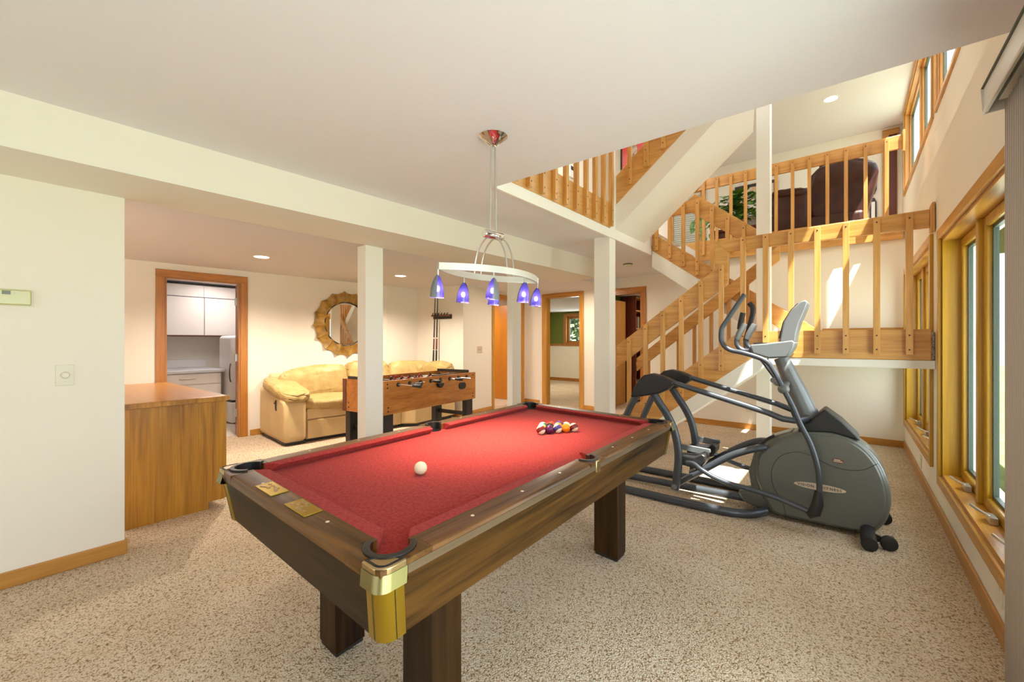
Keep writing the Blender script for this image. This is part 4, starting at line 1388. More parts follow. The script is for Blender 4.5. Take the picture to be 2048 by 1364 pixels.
# pedal arms, pedals and lower links
for y, zz in ((3.60, 0), (3.965, 0.015)):
    obj('pedal_arm', MB().tube(smooth([(-1.12, y, 0.13), (-0.916, y, 0.285), (-0.74, y, 0.415), (-0.60, y, 0.49), (-0.50, y + (0.06 if y < 3.8 else -0.06), 0.515)]), 0.026, 12), 'steel', el)
    yy = 3.62 if y < 3.8 else 3.95
    fp = [(-1.14, 0.30), (-0.98, 0.285), (-0.935, 0.30), (-0.905, 0.345), (-0.90, 0.395), (-0.93, 0.41), (-0.985, 0.375), (-1.14, 0.365)]
    ped = obj('pedal', MB().prism([(x, z + zz) for x, z in fp], 'Y', yy - 0.045, yy + 0.10), 'blackpl', el, bevel=0.01)
    rim = MB().prism([(-1.14, 0.39 + zz), (-1.0, 0.375 + zz), (-0.91, 0.385 + zz), (-0.895, 0.40 + zz), (-0.90, 0.425 + zz), (-1.14, 0.435 + zz)], 'Y', yy + 0.09, yy + 0.112)
    obj('pedal_rim', rim, 'silver', ped, bevel=0.004)
    lk = smooth([(-1.04, yy - 0.06, 0.325), (-0.98, yy - 0.075, 0.33), (-0.922, (3.52 if y < 3.8 else 4.04), 0.305), (-0.82, (3.508 if y < 3.8 else 4.055), 0.265), (-0.70, (3.505 if y < 3.8 else 4.055), 0.238), (-0.55, (3.505 if y < 3.8 else 4.055), 0.225), (-0.40, (3.505 if y < 3.8 else 4.055), 0.20), (-0.21, (3.505 if y < 3.8 else 4.055), 0.15)])
    obj('lower_link', MB().tube(lk, 0.0185, 12), 'steel', el)
# floor frame
for y in (3.47, 4.13):
    s = 1 if y < 3.8 else -1
    obj('floor_tube', MB().tube(smooth([(-1.85, y, 0.032), (-1.45, y, 0.032), (-1.0, y, 0.032), (-0.72, y + 0.02 * s, 0.032), (-0.58, y + 0.08 * s, 0.034), (-0.50, y + 0.18 * s, 0.04)]), 0.032, 14), 'steel', el)
obj('centre_tube', MB().tube([(-1.80, 3.80, 0.04), (-0.60, 3.80, 0.06)], 0.03, 12), 'steel', el)
obj('cross_tube', MB().tube([(-1.78, 3.40, 0.03), (-1.78, 4.20, 0.03)], 0.03, 12), 'steel', el)
obj('stabiliser', MB().tube([(0.09, 3.44, 0.045), (0.085, 3.62, 0.06), (0.085, 3.95, 0.06), (0.09, 4.13, 0.045)], [0.043, 0.04, 0.04, 0.043], 16), 'blackpl', el)
for y in (3.54, 4.03):
    obj('wheel', MB().tube([(0.185, y - 0.018, 0.045), (0.185, y - 0.014, 0.045), (0.185, y + 0.014, 0.045), (0.185, y + 0.018, 0.045)], [0.036, 0.044, 0.044, 0.036], 24), 'rubber', el)
    obj('wheel_bracket', MB().prism([(0.09, 0.03), (0.19, 0.035), (0.19, 0.055), (0.10, 0.085)], 'Y', y + 0.019, y + 0.029), 'blackpl', el)

# ------------------------------------------------------------------ foosball table
FB = LW((-3.829, 2.632), (-4.02, 4.225))
ft = thing('foosball_table', 'wooden foosball table on black legs behind the square white column', 'foosball table', FB.pt(0.8, 0.335, 0))
FWd, FL = 0.67, FB.L
z0, z1 = 0.525, 0.885
t = 0.028
obj('side_panel', FB.box(MB(), 0, FL, 0, t, z0, z1), 'foosX', ft, bevel=0.004)
obj('side_panel', FB.box(MB(), 0, FL, FWd - t, FWd, z0, z1), 'foosX', ft, bevel=0.004)
obj('end_panel', FB.box(MB(), 0.0, t, t, FWd - t, z0 + 0.0, z1 - 0.005), 'foosX', ft)
obj('end_panel', FB.box(MB(), FL - t, FL, t, FWd - t, z0, z1 - 0.005), 'foosX', ft)
obj('edge_band', FB.box(MB(), -0.004, 0.0, FWd - 0.06, FWd, z0, z1), 'foosdk', ft)
obj('playfield', FB.box(MB(), t, FL - t, t, FWd - t, 0.66, 0.675), 'pitch', ft)
bl = MB()
for o_ in (0.0,):
    pass
for (u, z) in ((0.05, 0.85), (0.05, 0.81), (0.06, 0.60), (0.06, 0.56), (FL - 0.06, 0.85), (FL - 0.06, 0.60), (FL - 0.06, 0.56)):
    obj('bolt', MB().sphere(FB.pt(u, -0.001, z), 0.010, 10, (0.5, 1, 1)), 'blackpaint', ft)
for (o_, z) in ((FWd - 0.10, 0.62), (FWd - 0.10, 0.57)):
    obj('bolt', MB().sphere(FB.pt(-0.001, o_, z), 0.010, 10, (1, 0.5, 1)), 'blackpaint', ft)
men = [3, 2, 3, 5, 5, 3, 2, 3]
for k in range(8):
    u = 0.20 + 0.172 * k
    zr = 0.835
    near = k in (0, 1, 3, 5)
    off = (-0.10, 0.05, -0.04, 0.08, -0.06, 0.03, 0.10, -0.05)[k]
    a, b = (-0.24 + off, FWd + 0.10 + off) if near else (-0.10 - off, FWd + 0.24 - off)
    rod = obj('rod', MB().tube([FB.pt(u, a, zr), FB.pt(u, b, zr)], 0.0075, 8), 'nickel', ft)
    h = FB.pt(u, a, zr) if near else FB.pt(u, b, zr)
    dv = FB.n * (0.12 if near else -0.12)
    obj('handle', MB().tube([h, h + dv * 0.1, h + dv * 0.8, h + dv], [0.013, 0.019, 0.017, 0.012], 12), 'blackpl', rod)
    obj('bearing', MB().tube([FB.pt(u, -0.012, zr), FB.pt(u, 0.0, zr)], [0.022, 0.026], 14), 'blackpl', ft)
    n = men[k]
    for j in range(n):
        oo = FWd * (j + 1) / (n + 1) + off * 0.4
        pm = MB()
        pc_ = FB.pt(u, oo, zr)
        pm.obox(pc_ + Vector((0, 0, -0.045)), (0.022, 0.028, 0.09))
        pm.sphere(pc_ + Vector((0, 0, 0.032)), 0.013, 8)
        pm.obox(pc_ + Vector((0, 0, 0.008)), (0.024, 0.036, 0.03))
        obj('player', pm, 'redfig' if k in (0, 1, 3, 5) else 'yelfig', rod)
def fplate(poly, o0, o1):
    m = MB()
    A = m.verts([FB.pt(u, o0, z) for u, z in poly])
    B = m.verts([FB.pt(u, o1, z) for u, z in poly])
    m.face(A)
    m.face(B[::-1])
    for i in range(len(poly)):
        m.face([A[i], B[i], B[(i + 1) % len(poly)], A[(i + 1) % len(poly)]])
    return m


stad = [(FL - 0.295 + 0.028 * (1 if math.cos(t_) > 0 else -1) + 0.045 * math.cos(t_), 0.725 + 0.045 * math.sin(t_)) for t_ in [2 * PI * (i + 0.5) / 28 for i in range(28)]]
obj('ball_return', fplate(stad, -0.012, 0.002), 'blackpl', ft, bevel=0.004)
obj('serve_cup', fplate([(0.80, 0.80), (0.92, 0.80), (0.895, 0.755), (0.86, 0.738), (0.825, 0.755)], -0.045, 0.0), 'blackpl', ft, bevel=0.008)
obj('score_slide', FB.box(MB(), 0.02, 0.05, 0.06, FWd - 0.06, z1, z1 + 0.028), 'blackpaint', ft)
obj('score_slide', FB.box(MB(), FL - 0.05, FL - 0.02, 0.10, FWd - 0.02, z1 - 0.004, z1 + 0.028), 'blackpaint', ft)
obj('ledge', FB.box(MB(), FL * 0.52, FL * 0.80, t, t + 0.07, z1 - 0.02, z1 + 0.008), 'blackpaint', ft)
for (u0, u1, o0, o1) in ((0.02, 0.15, 0.02, 0.10), (0.02, 0.15, FWd - 0.10, FWd - 0.02), (FL - 0.17, FL - 0.04, 0.02, 0.10), (FL - 0.17, FL - 0.04, FWd - 0.10, FWd - 0.02)):
    obj('leg', FB.box(MB(), u0, u1, o0, o1, 0, z0 + 0.02), 'blackpaint', ft, bevel=0.004)
for u in (0.075, FL - 0.115):
    obj('stretcher', FB.box(MB(), u, u + 0.03, 0.10, FWd - 0.10, 0.30, 0.35), 'blackpaint', ft)

# ------------------------------------------------------------------ sofa
so = thing('sectional_sofa', 'butter yellow leather corner sofa under the round mirror', 'sofa', WB.pt(2.7, -0.5, 0))
ra = Matrix.Rotation(math.atan2(WB.d.y, WB.d.x) - PI / 2, 3, 'Z')
rc = Matrix.Rotation(math.atan2(WC.d.y, WC.d.x), 3, 'Z')


def wprism(lw, poly, u0, u1):       # polygon in (depth, z), extruded along the wall
    m = MB()
    A = m.verts([lw.pt(u0, -d, z) for d, z in poly])
    B = m.verts([lw.pt(u1, -d, z) for d, z in poly])
    m.face(A)
    m.face(B[::-1])
    n = len(poly)
    for i in range(n):
        m.face([A[i], B[i], B[(i + 1) % n], A[(i + 1) % n]])
    return m


obj('arm', wprism(WB, [(0.06, 0.035), (1.00, 0.035), (1.06, 0.06), (1.06, 0.50), (1.02, 0.575), (0.92, 0.60), (0.55, 0.60), (0.06, 0.69)], 1.40, 1.67), 'leatherlt', so, bevel=0.05, seg=5)
obj('arm_plinth', wprism(WB, [(0.10, 0.0), (1.0, 0.0), (1.0, 0.04), (0.10, 0.04)], 1.43, 1.67), 'blackpaint', so)
ty = Matrix.Rotation(R(9), 3, 'Y')
obj('arm_pad', MB().soft(WB.pt(1.56, -0.60, 0.675), (1.06, 0.37, 0.17), 0.6, ra @ ty, 0.09, 7, (110, 54), 1.3), 'leather', so)
obj('seat_base', wprism(WB, [(0.10, 0.04), (0.99, 0.04), (0.99, 0.40), (0.10, 0.40)], 1.68, 3.05), 'leatherlt', so, bevel=0.015)
obj('footrest_panel', wprism(WB, [(0.985, 0.05), (1.02, 0.05), (1.025, 0.29), (0.985, 0.29)], 1.69, 2.42), 'leatherlt', so, bevel=0.012)
obj('front_panel', wprism(WB, [(0.985, 0.30), (1.02, 0.30), (1.01, 0.43), (0.985, 0.43)], 1.69, 2.42), 'leatherlt', so, bevel=0.012)
obj('footrest_panel', wprism(WB, [(0.985, 0.05), (1.02, 0.05), (1.025, 0.29), (0.985, 0.29)], 2.44, 3.05), 'leatherlt', so, bevel=0.012)
obj('plinth', wprism(WB, [(0.15, 0.0), (0.93, 0.0), (0.93, 0.05), (0.15, 0.05)], 1.66, 3.05), 'blackpaint', so)
for i, (u, wd) in enumerate(((2.06, 0.80), (2.78, 0.72))):
    obj('seat_cushion', MB().soft(WB.pt(u, -0.68, 0.475), (0.78, wd, 0.19), 0.55, ra, 0.09, 7, (90, 44), 2.0 + i), 'leather', so)
obj('back_shell', wprism(WB, [(0.03, 0.05), (0.22, 0.05), (0.22, 0.78), (0.03, 0.86)], 1.52, 4.0), 'leatherlt', so, bevel=0.03)
tb = Matrix.Rotation(R(-14), 3, 'Y')
obj('back_cushion', MB().soft(WB.pt(2.03, -0.36, 0.70), (0.30, 0.98, 0.50), 0.6, ra @ tb @ Matrix.Rotation(R(5), 3, 'X'), 0.10, 6, (100, 60), 4.1), 'leather', so)
obj('back_cushion', MB().soft(WB.pt(2.86, -0.34, 0.745), (0.34, 0.74, 0.56), 0.6, ra @ tb, 0.10, 6, (100, 60), 5.2), 'leather', so)
obj('back_cushion', MB().soft(WB.pt(3.52, -0.38, 0.72), (0.34, 0.66, 0.50), 0.55, ra @ tb, 0.09, 7, (80, 44), 6.2), 'leather', so)
# corner wedge and the short side along the cue wall
m = MB()
m.prism([(WB.pt(3.05, -0.1, 0).x, WB.pt(3.05, 0, 0).y), (WB.pt(3.05, -1.0, 0).x, WB.pt(3.05, -1.0, 0).y), (WC.pt(0.95, -1.02, 0).x, WC.pt(0.95, -1.02, 0).y), (WC.pt(0.95, -0.08, 0).x, WC.pt(0.95, -0.08, 0).y), (WB.pt(4.0, -0.1, 0).x, WC.pt(0.05, -0.08, 0).y)], 'Z', 0.05, 0.42)
obj('corner_base', m, 'leatherlt', so, bevel=0.02, seg=3)
m = MB()
m.prism([(WB.pt(3.08, -0.15, 0).x, WB.pt(3.08, 0, 0).y), (WB.pt(3.08, -0.93, 0).x, WB.pt(3.08, -0.93, 0).y), (WC.pt(0.92, -0.95, 0).x, WC.pt(0.92, -0.95, 0).y), (WC.pt(0.92, -0.15, 0).x, WC.pt(0.92, -0.15, 0).y)], 'Z', 0.0, 0.06)
obj('plinth', m, 'blackpaint', so)
obj('seat_cushion', MB().soft(WC.pt(0.55, -0.62, 0.475), (0.85, 0.85, 0.19), 0.5, rc, 0.06, 8, (40, 22), 8.0), 'leather', so)
tcx = Matrix.Rotation(R(12), 3, 'X')
obj('back_cushion', MB().soft(WC.pt(0.30, -0.28, 0.73), (0.50, 0.32, 0.47), 0.55, rc @ tcx, 0.09, 7, (80, 44), 9.0), 'leather', so)
obj('back_cushion', MB().soft(WC.pt(0.72, -0.24, 0.735), (0.58, 0.30, 0.46), 0.5, rc @ tcx, 0.10, 7, (80, 44), 9.9), 'leather', so)
lv = wprism(WB, [(0.70, 0.50), (0.78, 0.555), (0.785, 0.42), (0.755, 0.44), (0.75, 0.505)], 1.388, 1.402)
obj('recliner_lever', lv, 'blackpl', so)

# ------------------------------------------------------------------ mirror, cue rack, cues
mr = thing('wall_mirror', 'round mirror in a scalloped wooden sunburst frame above the sofa', 'mirror', WB.pt(2.66, 0, 1.585))
MO = WB.pt(2.66, -0.004, 1.585)


def MP(r, a, o):
    return MO + WB.d * (r * math.cos(a)) + Vector((0, 0, r * math.sin(a))) - WB.n * o


m = MB()
NS, SUB = 16, 6
RO, RI = 0.525, 0.345
rings = []
for i in range(NS * SUB):
    a = 2 * PI * i / (NS * SUB) + R(4)
    q = (i % SUB) / SUB
    sc = 4 * q * (1 - q)            # 0 at the points, 1 mid scallop
    ro = RO - 0.034 * sc
    rings.append(m.verts([MP(RI, a, 0.0), MP(RI, a, 0.060 - 0.030 * sc), MP((RI + ro) / 2, a, 0.066 - 0.045 * sc), MP(ro, a, 0.045 - 0.036 * sc), MP(ro - 0.01, a, 0.0)]))
for i in range(NS * SUB):
    A, B = rings[i], rings[(i + 1) % (NS * SUB)]
    for j in range(4):
        m.face([A[j], B[j], B[j + 1], A[j + 1]])
obj('frame', m, 'mirfrm', mr, sharp=22)
m = MB()
m.tube([MP(RI, 2 * PI * i / 64, 0.034) for i in range(64)], 0.009, 8, closed=True)
obj('inner_ring', m, 'blackpl', mr)
m = MB()
m.face(m.verts([MP(RI, 2 * PI * i / 64, 0.016) for i in range(64)]))
obj('glass', m, 'mirror', mr)

rk = thing('cue_rack', 'dark wooden cue rack mounted on the wall beside the hall corner', 'cue rack', WC.pt(0.61, -0.02, 1.74))
obj('back_board', WC.box(MB(), 0.40, 0.815, -0.022, 0, 1.70, 1.78), 'blackpaint', rk, bevel=0.004)
obj('shelf', WC.box(MB(), 0.40, 0.815, -0.075, -0.022, 1.745, 1.772), 'redwood', rk, bevel=0.003)
for k in range(6):
    u = 0.44 + 0.066 * k
    obj('clip', MB().tube([WC.pt(u, -0.075, 1.765), WC.pt(u, -0.085, 1.785), WC.pt(u, -0.06, 1.80)], 0.009, 8), 'rubber', rk)
for i, (ut, ub, lb) in enumerate(((0.506, 0.471, 'dark pool cue leaning in the rack, nearer the room corner'), (0.564, 0.541, 'dark pool cue leaning in the rack, nearer the hall'))):
    cu = thing('pool_cue', lb, 'pool cue', WC.pt(ub, -0.11, 0.95), 'pool cues in the rack')
    a, b = WC.pt(ub, -0.098, 0.955), WC.pt(ut, -0.088, 2.10)
    obj('butt', MB().tube([a, a.lerp(b, 0.17)], [0.015, 0.0135], 10), 'blackpaint', cu)
    obj('ring', MB().tube([a.lerp(b, 0.17), a.lerp(b, 0.178)], 0.0136, 10), 'pearl', cu)
    obj('grip', MB().tube([a.lerp(b, 0.178), a.lerp(b, 0.345)], [0.0135, 0.012], 10), 'redwood', cu)
    obj('ring', MB().tube([a.lerp(b, 0.345), a.lerp(b, 0.365)], 0.0122, 10), 'pearl', cu)
    obj('shaft', MB().tube([a.lerp(b, 0.365), b], [0.012, 0.007], 10), 'blackpaint', cu)

# ------------------------------------------------------------------ oak cabinet by the left wall
cb = thing('oak_cabinet', 'oak cabinet with brown laminate top behind the end of the left wall', 'cabinet', (-4.6, 0.9, 0))
obj('carcass', MB().box(-5.60, -3.93, 0.62, 1.20, 0.10, 0.835), 'cabZ', cb)
obj('end_panel', MB().prism([(0.60, 0.0), (1.10, 0.0), (1.10, 0.055), (1.205, 0.055), (1.205, 0.835), (0.60, 0.835)], 'X', -3.93, -3.908), 'cabZ', cb)
obj('face_stile', MB().box(-3.99, -3.906, 1.15, 1.222, 0.06, 0.835), 'cabZ', cb, bevel=0.003)
obj('worktop', MB().box(-5.66, -3.885, 0.57, 1.232, 0.835, 0.875), 'cabtop', cb, bevel=0.006)
obj('top_edge', MB().box(-3.887, -3.882, 0.57, 1.235, 0.838, 0.872), 'cabZ', cb)
for k in range(3):
    x = -5.55 + 0.54 * k
    d = obj('door', MB().box(x, x + 0.50, 1.20, 1.22, 0.10, 0.83), 'cabZ', cb, bevel=0.004)
    obj('knob', MB().sphere((x + 0.44, 1.235, 0.72), 0.015, 12), 'brass', d)

# ------------------------------------------------------------------ laundry room
for i, (y0, y1, lb) in enumerate(((0.95, 1.36, 'white laundry wall cabinet partly hidden by the left door casing'), (1.365, 2.29, 'wide white laundry wall cabinet seen through the doorway'), (2.295, 3.10, 'white laundry wall cabinet above the tall white heater'))):
    w = thing('wall_cabinet', lb, 'cabinet', (-8.55, (y0 + y1) / 2, 1.40), 'white laundry wall cabinets')
    obj('body', MB().box(-8.71, -8.36, y0, y1, 1.40, 2.22), 'whitelam', w)
    d = obj('door', MB().box(-8.36, -8.338, y0 + 0.004, y1 - 0.004, 1.405, 2.02), 'whitelam', w, bevel=0.002)
    yh = y1 - 0.06 if i == 0 else (y0 + 0.08 if i == 1 else y1 - 0.15)
    obj('handle', MB().tube(smooth([(-8.338, yh, 1.43), (-8.31, yh, 1.45), (-8.31, yh, 1.50), (-8.338, yh, 1.52)]), 0.006, 8), 'pearl', d)
    obj('top_shadow_gap', MB().box(-8.36, -8.35, y0, y1, 2.02, 2.032), 'blackpaint', w)
    obj('light_rail', MB().box(-8.71, -8.34, y0, y1, 1.385, 1.40), 'redwood', w)
bc = thing('base_cabinet', 'white laundry base cabinet below the grey counter', 'cabinet', (-8.2, 1.6, 0))
obj('body', MB().box(-8.71, -7.84, 0.6, 2.38, 0.02, 0.82), 'whitelam', bc)
for y0, y1 in ((0.62, 1.48), (1.49, 2.37)):
    dr = obj('drawer', MB().box(-7.84, -7.82, y0, y1, 0.65, 0.81), 'whitelam', bc, bevel=0.002)
    ym = (y0 + y1) / 2
    obj('handle', MB().tube(smooth([(-7.82, ym - 0.09, 0.74), (-7.795, ym - 0.08, 0.74), (-7.795, ym + 0.08, 0.74), (-7.82, ym + 0.09, 0.74)]), 0.007, 8), 'pearl', dr)
    obj('door', MB().box(-7.84, -7.82, y0, y1, 0.05, 0.635), 'whitelam', bc, bevel=0.002)
ct = thing('counter', 'pale grey laundry counter with low backsplash', 'counter', (-8.2, 1.6, 0.82))
obj('top', MB().box(-8.71, -7.78, 0.58, 2.42, 0.82, 0.865), plain('grey_laminate', (0.62, 0.62, 0.64), 0.35), ct, bevel=0.008)
obj('backsplash', MB().box(-8.71, -8.695, 0.58, 2.42, 0.865, 1.0), M['whiteapp'], ct, bevel=0.004)
ap = thing('washing_tower', 'tall white appliance tower beside the laundry counter', 'appliance', (-7.8, 2.6, 0))
obj('body', MB().box(-8.12, -7.56, 2.43, 2.95, 0.37, 1.395), 'whiteapp', ap, bevel=0.05, seg=5)
obj('pedestal', MB().box(-8.12, -7.56, 2.43, 2.95, 0.02, 0.345), 'whiteapp', ap, bevel=0.02, seg=3)
obj('seam', MB().box(-8.10, -7.58, 2.45, 2.93, 0.34, 0.375), 'blackpaint', ap)
obj('feet', MB().box(-8.06, -7.62, 2.49, 2.9, 0.0, 0.02), 'blackpaint', ap)
for z in (1.32, 1.25, 1.20):
    obj('dial', MB().tube([(-7.565, 2.60, z), (-7.545, 2.60, z)], 0.018, 12), 'pearl', ap)
obj('catch', MB().sphere((-7.80, 2.432, 0.80), 0.02, 10, (1, 0.3, 0.6)), 'pearl', ap)

# ------------------------------------------------------------------ vertical blinds at the right edge
vb = thing('vertical_blinds', 'taupe vertical blinds stacked at the patio door under a metal valance', 'blinds', (0.45, 2.0, 0.02))
for k in range(26):
    y = 2.262 - 0.024 * k
    s = MB()
    pts = []
    for j in range(7):
        q = -1 + 2 * j / 6
        pts.append((0.425 + 0.040 * (q + 1) * 1.0, y + 0.010 * (1 - q * q) - 0.016 * (j / 6)))
    A = s.verts([(x, yy, 0.03) for x, yy in pts])
    B = s.verts([(x, yy, 2.16) for x, yy in pts])
    for j in range(6):
        s.face([A[j], A[j + 1], B[j + 1], B[j]])
    o = obj('slat', s, 'slat', vb)
    md = o.modifiers.new('thickness', 'SOLIDIFY')
    md.thickness = 0.0022
vl = obj('valance', MB().prism([(0.388, 2.165), (0.40, 2.165), (0.40, 2.245), (0.515, 2.245), (0.515, 2.257), (0.388, 2.257)], 'Y', -1.2, 2.35), 'valance', vb, bevel=0.002)
obj('end_cap', MB().prism([(0.386, 2.160), (0.512, 2.168), (0.512, 2.262), (0.380, 2.260)], 'Y', 2.345, 2.352), 'valance', vl, bevel=0.001)
obj('lower_lip', MB().tube([(0.388, -1.2, 2.164), (0.388, 2.352, 2.164)], 0.0045, 8), 'white', vl)
obj('upper_lip', MB().tube([(0.386, -1.2, 2.259), (0.386, 2.352, 2.259)], 0.0045, 8), 'darksash', vl)
obj('head_rail', MB().box(0.42, 0.50, -1.2, 2.32, 2.19, 2.24), 'valance', vl)

# ------------------------------------------------------------------ plates, switches, detectors
th = thing('thermostat', 'olive plastic thermostat on the near left wall', 'thermostat', (-3.5, 0.09, 1.54))
obj('body', MB().box(-3.5, -3.472, -0.02, 0.168, 1.502, 1.583), 'thermo', th, bevel=0.006, seg=3)
obj('screen', MB().box(-3.473, -3.4705, 0.064, 0.094, 1.556, 1.576), 'lcd', th)
for k, y in enumerate((0.098, 0.108)):
    obj('key', MB().box(-3.473, -3.4705, y, y + 0.007, 1.558, 1.564), 'plate', th)
    obj('key', MB().box(-3.473, -3.4705, y, y + 0.007, 1.569, 1.575), 'plate', th)
obj('wall_plate', MB().box(-3.5, -3.494, -0.03, 0.178, 1.496, 1.589), 'plate', th)
dm = thing('dimmer_switch', 'round dimmer knob on a square plate on the near left wall', 'switch', (-3.5, 0.294, 1.115))
obj('plate', MB().box(-3.5, -3.494, 0.257, 0.331, 1.057, 1.174), 'plate', dm, bevel=0.002)
rx = Matrix.Rotation(R(90), 3, 'Y')
obj('knob', MB().lathe([(0.0, 0.022), (0.014, 0.022), (0.017, 0.018), (0.020, 0.0)], (-3.494, 0.295, 1.116), 24, rx), 'plate', dm)
obj('screw', MB().sphere((-3.494, 0.295, 1.153), 0.003, 8), 'pearl', dm)
obj('screw', MB().sphere((-3.494, 0.295, 1.079), 0.003, 8), 'pearl', dm)
sw = thing('light_switch', 'double light switch on the hall wall left of the orange door', 'switch', WH.pt(0.47, -0.003, 1.155))
obj('plate', WH.box(MB(), 0.40, 0.545, -0.006, 0, 1.095, 1.215), plain('tan_plate', (0.62, 0.52, 0.40), 0.4), sw, bevel=0.002)
for u in (0.44, 0.505):
    obj('toggle', WH.box(MB(), u - 0.008, u + 0.008, -0.018, -0.006, 1.14, 1.17), 'plate', sw)


def outlet(c, ax, label):
    o = thing('wall_outlet', label, 'outlet', c, 'wall outlets')
    x, y, z = c
    if ax == 'X':
        obj('plate', MB().box(x - 0.007, x, y - 0.04, y + 0.04, z - 0.06, z + 0.06), 'plate', o, bevel=0.002)
        for dz in (-0.022, 0.022):
            obj('socket', MB().box(x - 0.009, x - 0.007, y - 0.016, y + 0.016, z + dz - 0.014, z + dz + 0.014), 'pearl', o)
    else:
        obj('plate', MB().box(x - 0.04, x + 0.04, y - 0.007, y, z - 0.06, z + 0.06), 'plate', o, bevel=0.002)
        for dz in (-0.022, 0.022):
            obj('socket', MB().box(x - 0.016, x + 0.016, y - 0.009, y - 0.007, z + dz - 0.014, z + dz + 0.014), 'pearl', o)


outlet((0.515, 2.80, 0.205), 'X', 'ivory outlet below the near window, by the vertical blinds')
outlet((0.515, 5.50, 0.18), 'X', 'outlet under the window beneath the landing')
outlet((-1.18, 7.104, 0.32), 'Y', 'outlet on the far wall under the lower staircase')


def detector(c, label):
    d = thing('smoke_detector', label, 'smoke detector', c, 'smoke detectors')
    obj('body', MB().lathe([(0, -0.035), (0.045, -0.033), (0.06, -0.018), (0.066, 0.0)], c, 28), 'plate', d)
    obj('vent_band', MB().lathe([(0.0675, -0.002), (0.0675, -0.010), (0.064, -0.014)], c, 28), 'rubber', d)


detector((-2.556, 5.92, ZH), 'round smoke detector on the hall ceiling beside the stairs')
detector((-6.6, 9.6, ZL), 'round smoke detector on the ceiling of the green room')

# ------------------------------------------------------------------ upstairs furniture
rc_ = thing('recliner', 'dark brown leather recliner seen from behind the balcony railing', 'armchair', (-0.2, 8.0, 2.78))
obj('base', MB().box(-0.80, 0.15, 7.50, 8.35, 2.82, 3.12), 'leatherbr', rc_, bevel=0.06, seg=4)
obj('back', MB().prism([(-0.42, 2.92), (-0.56, 3.40), (-0.46, 3.74), (-0.36, 3.85), (-0.02, 3.87), (0.27, 3.74), (0.31, 3.66), (0.20, 3.20), (0.14, 2.95)], 'Y', 7.56, 8.24), 'leatherbr', rc_, bevel=0.07, seg=5)
obj('head_roll', MB().soft((-0.05, 7.9, 3.83), (0.66, 0.62, 0.17), 0.6, Matrix.Rotation(R(14), 3, 'Y'), 0.10, 12, (40, 20), 3.0), 'leatherbr', rc_)
for y in (7.56, 8.26):
    obj('arm', MB().soft((-0.72, y, 3.22), (0.52, 0.26, 0.60), 0.35, None, 0.05, 6, (36, 20), y), 'leatherbr', rc_)
    obj('arm_pad', MB().soft((-0.70, y - 0.01, 3.50), (0.50, 0.28, 0.14), 0.6, Matrix.Rotation(R(6), 3, 'Y'), 0.10, 12, (36, 18), y + 2), 'leatherbr', rc_)
obj('seat', MB().soft((-0.72, 7.92, 3.16), (0.55, 0.5, 0.22), 0.5, None, 0.05, 6, (32, 18), 1.0), 'leatherbr', rc_)

tbx = thing('side_table', 'dark carved side table under the potted plant upstairs', 'table', (-1.45, 7.7, 2.78))
obj('top', MB().box(-1.78, -1.02, 7.42, 7.90, 3.06, 3.10), 'redwood', tbx, bevel=0.005)
obj('apron', MB().box(-1.74, -1.06, 7.46, 7.86, 2.92, 3.06), 'redwood', tbx)
for x in (-1.73, -1.12):
    for y in (7.47, 7.79):
        obj('leg', MB().box(x, x + 0.06, y, y + 0.06, 2.78, 2.92), 'redwood', tbx)
pl = thing('potted_plant', 'leafy trailing plant in a white basket behind the balcony railing', 'plant', (-1.22, 7.66, 3.10))
obj('pot', MB().lathe([(0.0, 0.0), (0.115, 0.0), (0.15, 0.08), (0.155, 0.17), (0.14, 0.17), (0.13, 0.15), (0, 0.15)], (-1.22, 7.66, 3.10), 28), 'basket', pl)
rnd = random.Random(4)
lf = MB()
vines = MB()


def leaf(mb, c, d, up, ln):
    d = d.normalized()
    s = d.cross(up)
    if s.length < 1e-3:
        s = Vector((1, 0, 0))
    s.normalize()
    nn = s.cross(d)
    pts = [(0, 0, 0), (0.15, 0.32, 0.03), (0.42, 0.40, 0.05), (0.75, 0.22, 0.0), (1.0, 0, -0.10)]
    mid = [c + d * (p[0] * ln) + nn * (-0.03 * ln + p[2] * ln * 0.3) for p in pts]
    Lm = mb.verts(mid)
    Lf = mb.verts([c + d * (p[0] * ln) + s * (p[1] * ln) + nn * p[2] * ln for p in pts[1:4]])
    Rt = mb.verts([c + d * (p[0] * ln) - s * (p[1] * ln) + nn * p[2] * ln for p in pts[1:4]])
    for S in (Lf, Rt):
        mb.face([Lm[0], S[0], Lm[1]])
        mb.face([Lm[1], S[0], S[1], Lm[2]])
        mb.face([Lm[2], S[1], S[2], Lm[3]])
        mb.face([Lm[3], S[2], Lm[4]])


pc = Vector((-1.42, 7.50, 3.40))
for k in range(300):
    a = rnd.uniform(0, 2 * PI)
    r = min(0.33, abs(rnd.gauss(0, 0.20)))
    p = pc + Vector((math.cos(a) * r * 1.25, math.sin(a) * r * 0.7, rnd.uniform(-0.12, 0.30) - r * 0.3))
    leaf(lf, p, Vector((math.cos(a), math.sin(a) - 0.3, rnd.uniform(-0.8, 0.4))), Vector((0, -0.4, 1)), rnd.uniform(0.09, 0.16))
for (x, zb) in ((-1.93, 3.02), (-1.84, 2.95), (-1.72, 3.0), (-2.0, 3.15)):
    pts = smooth([(-1.5, 7.55, 3.45), (x * 0.6 - 0.6, 7.40, 3.42), (x, 7.32, 3.30), (x - 0.02, 7.30, zb)], 8)
    vines.tube(pts, 0.006, 6)
    for k, p in enumerate(pts[8::3]):
        leaf(lf, p, Vector((rnd.uniform(-0.5, 0.5), -0.2, -1)), Vector((0, -1, 0.2)), 0.11)
fo = obj('foliage', lf, 'leaf', pl)
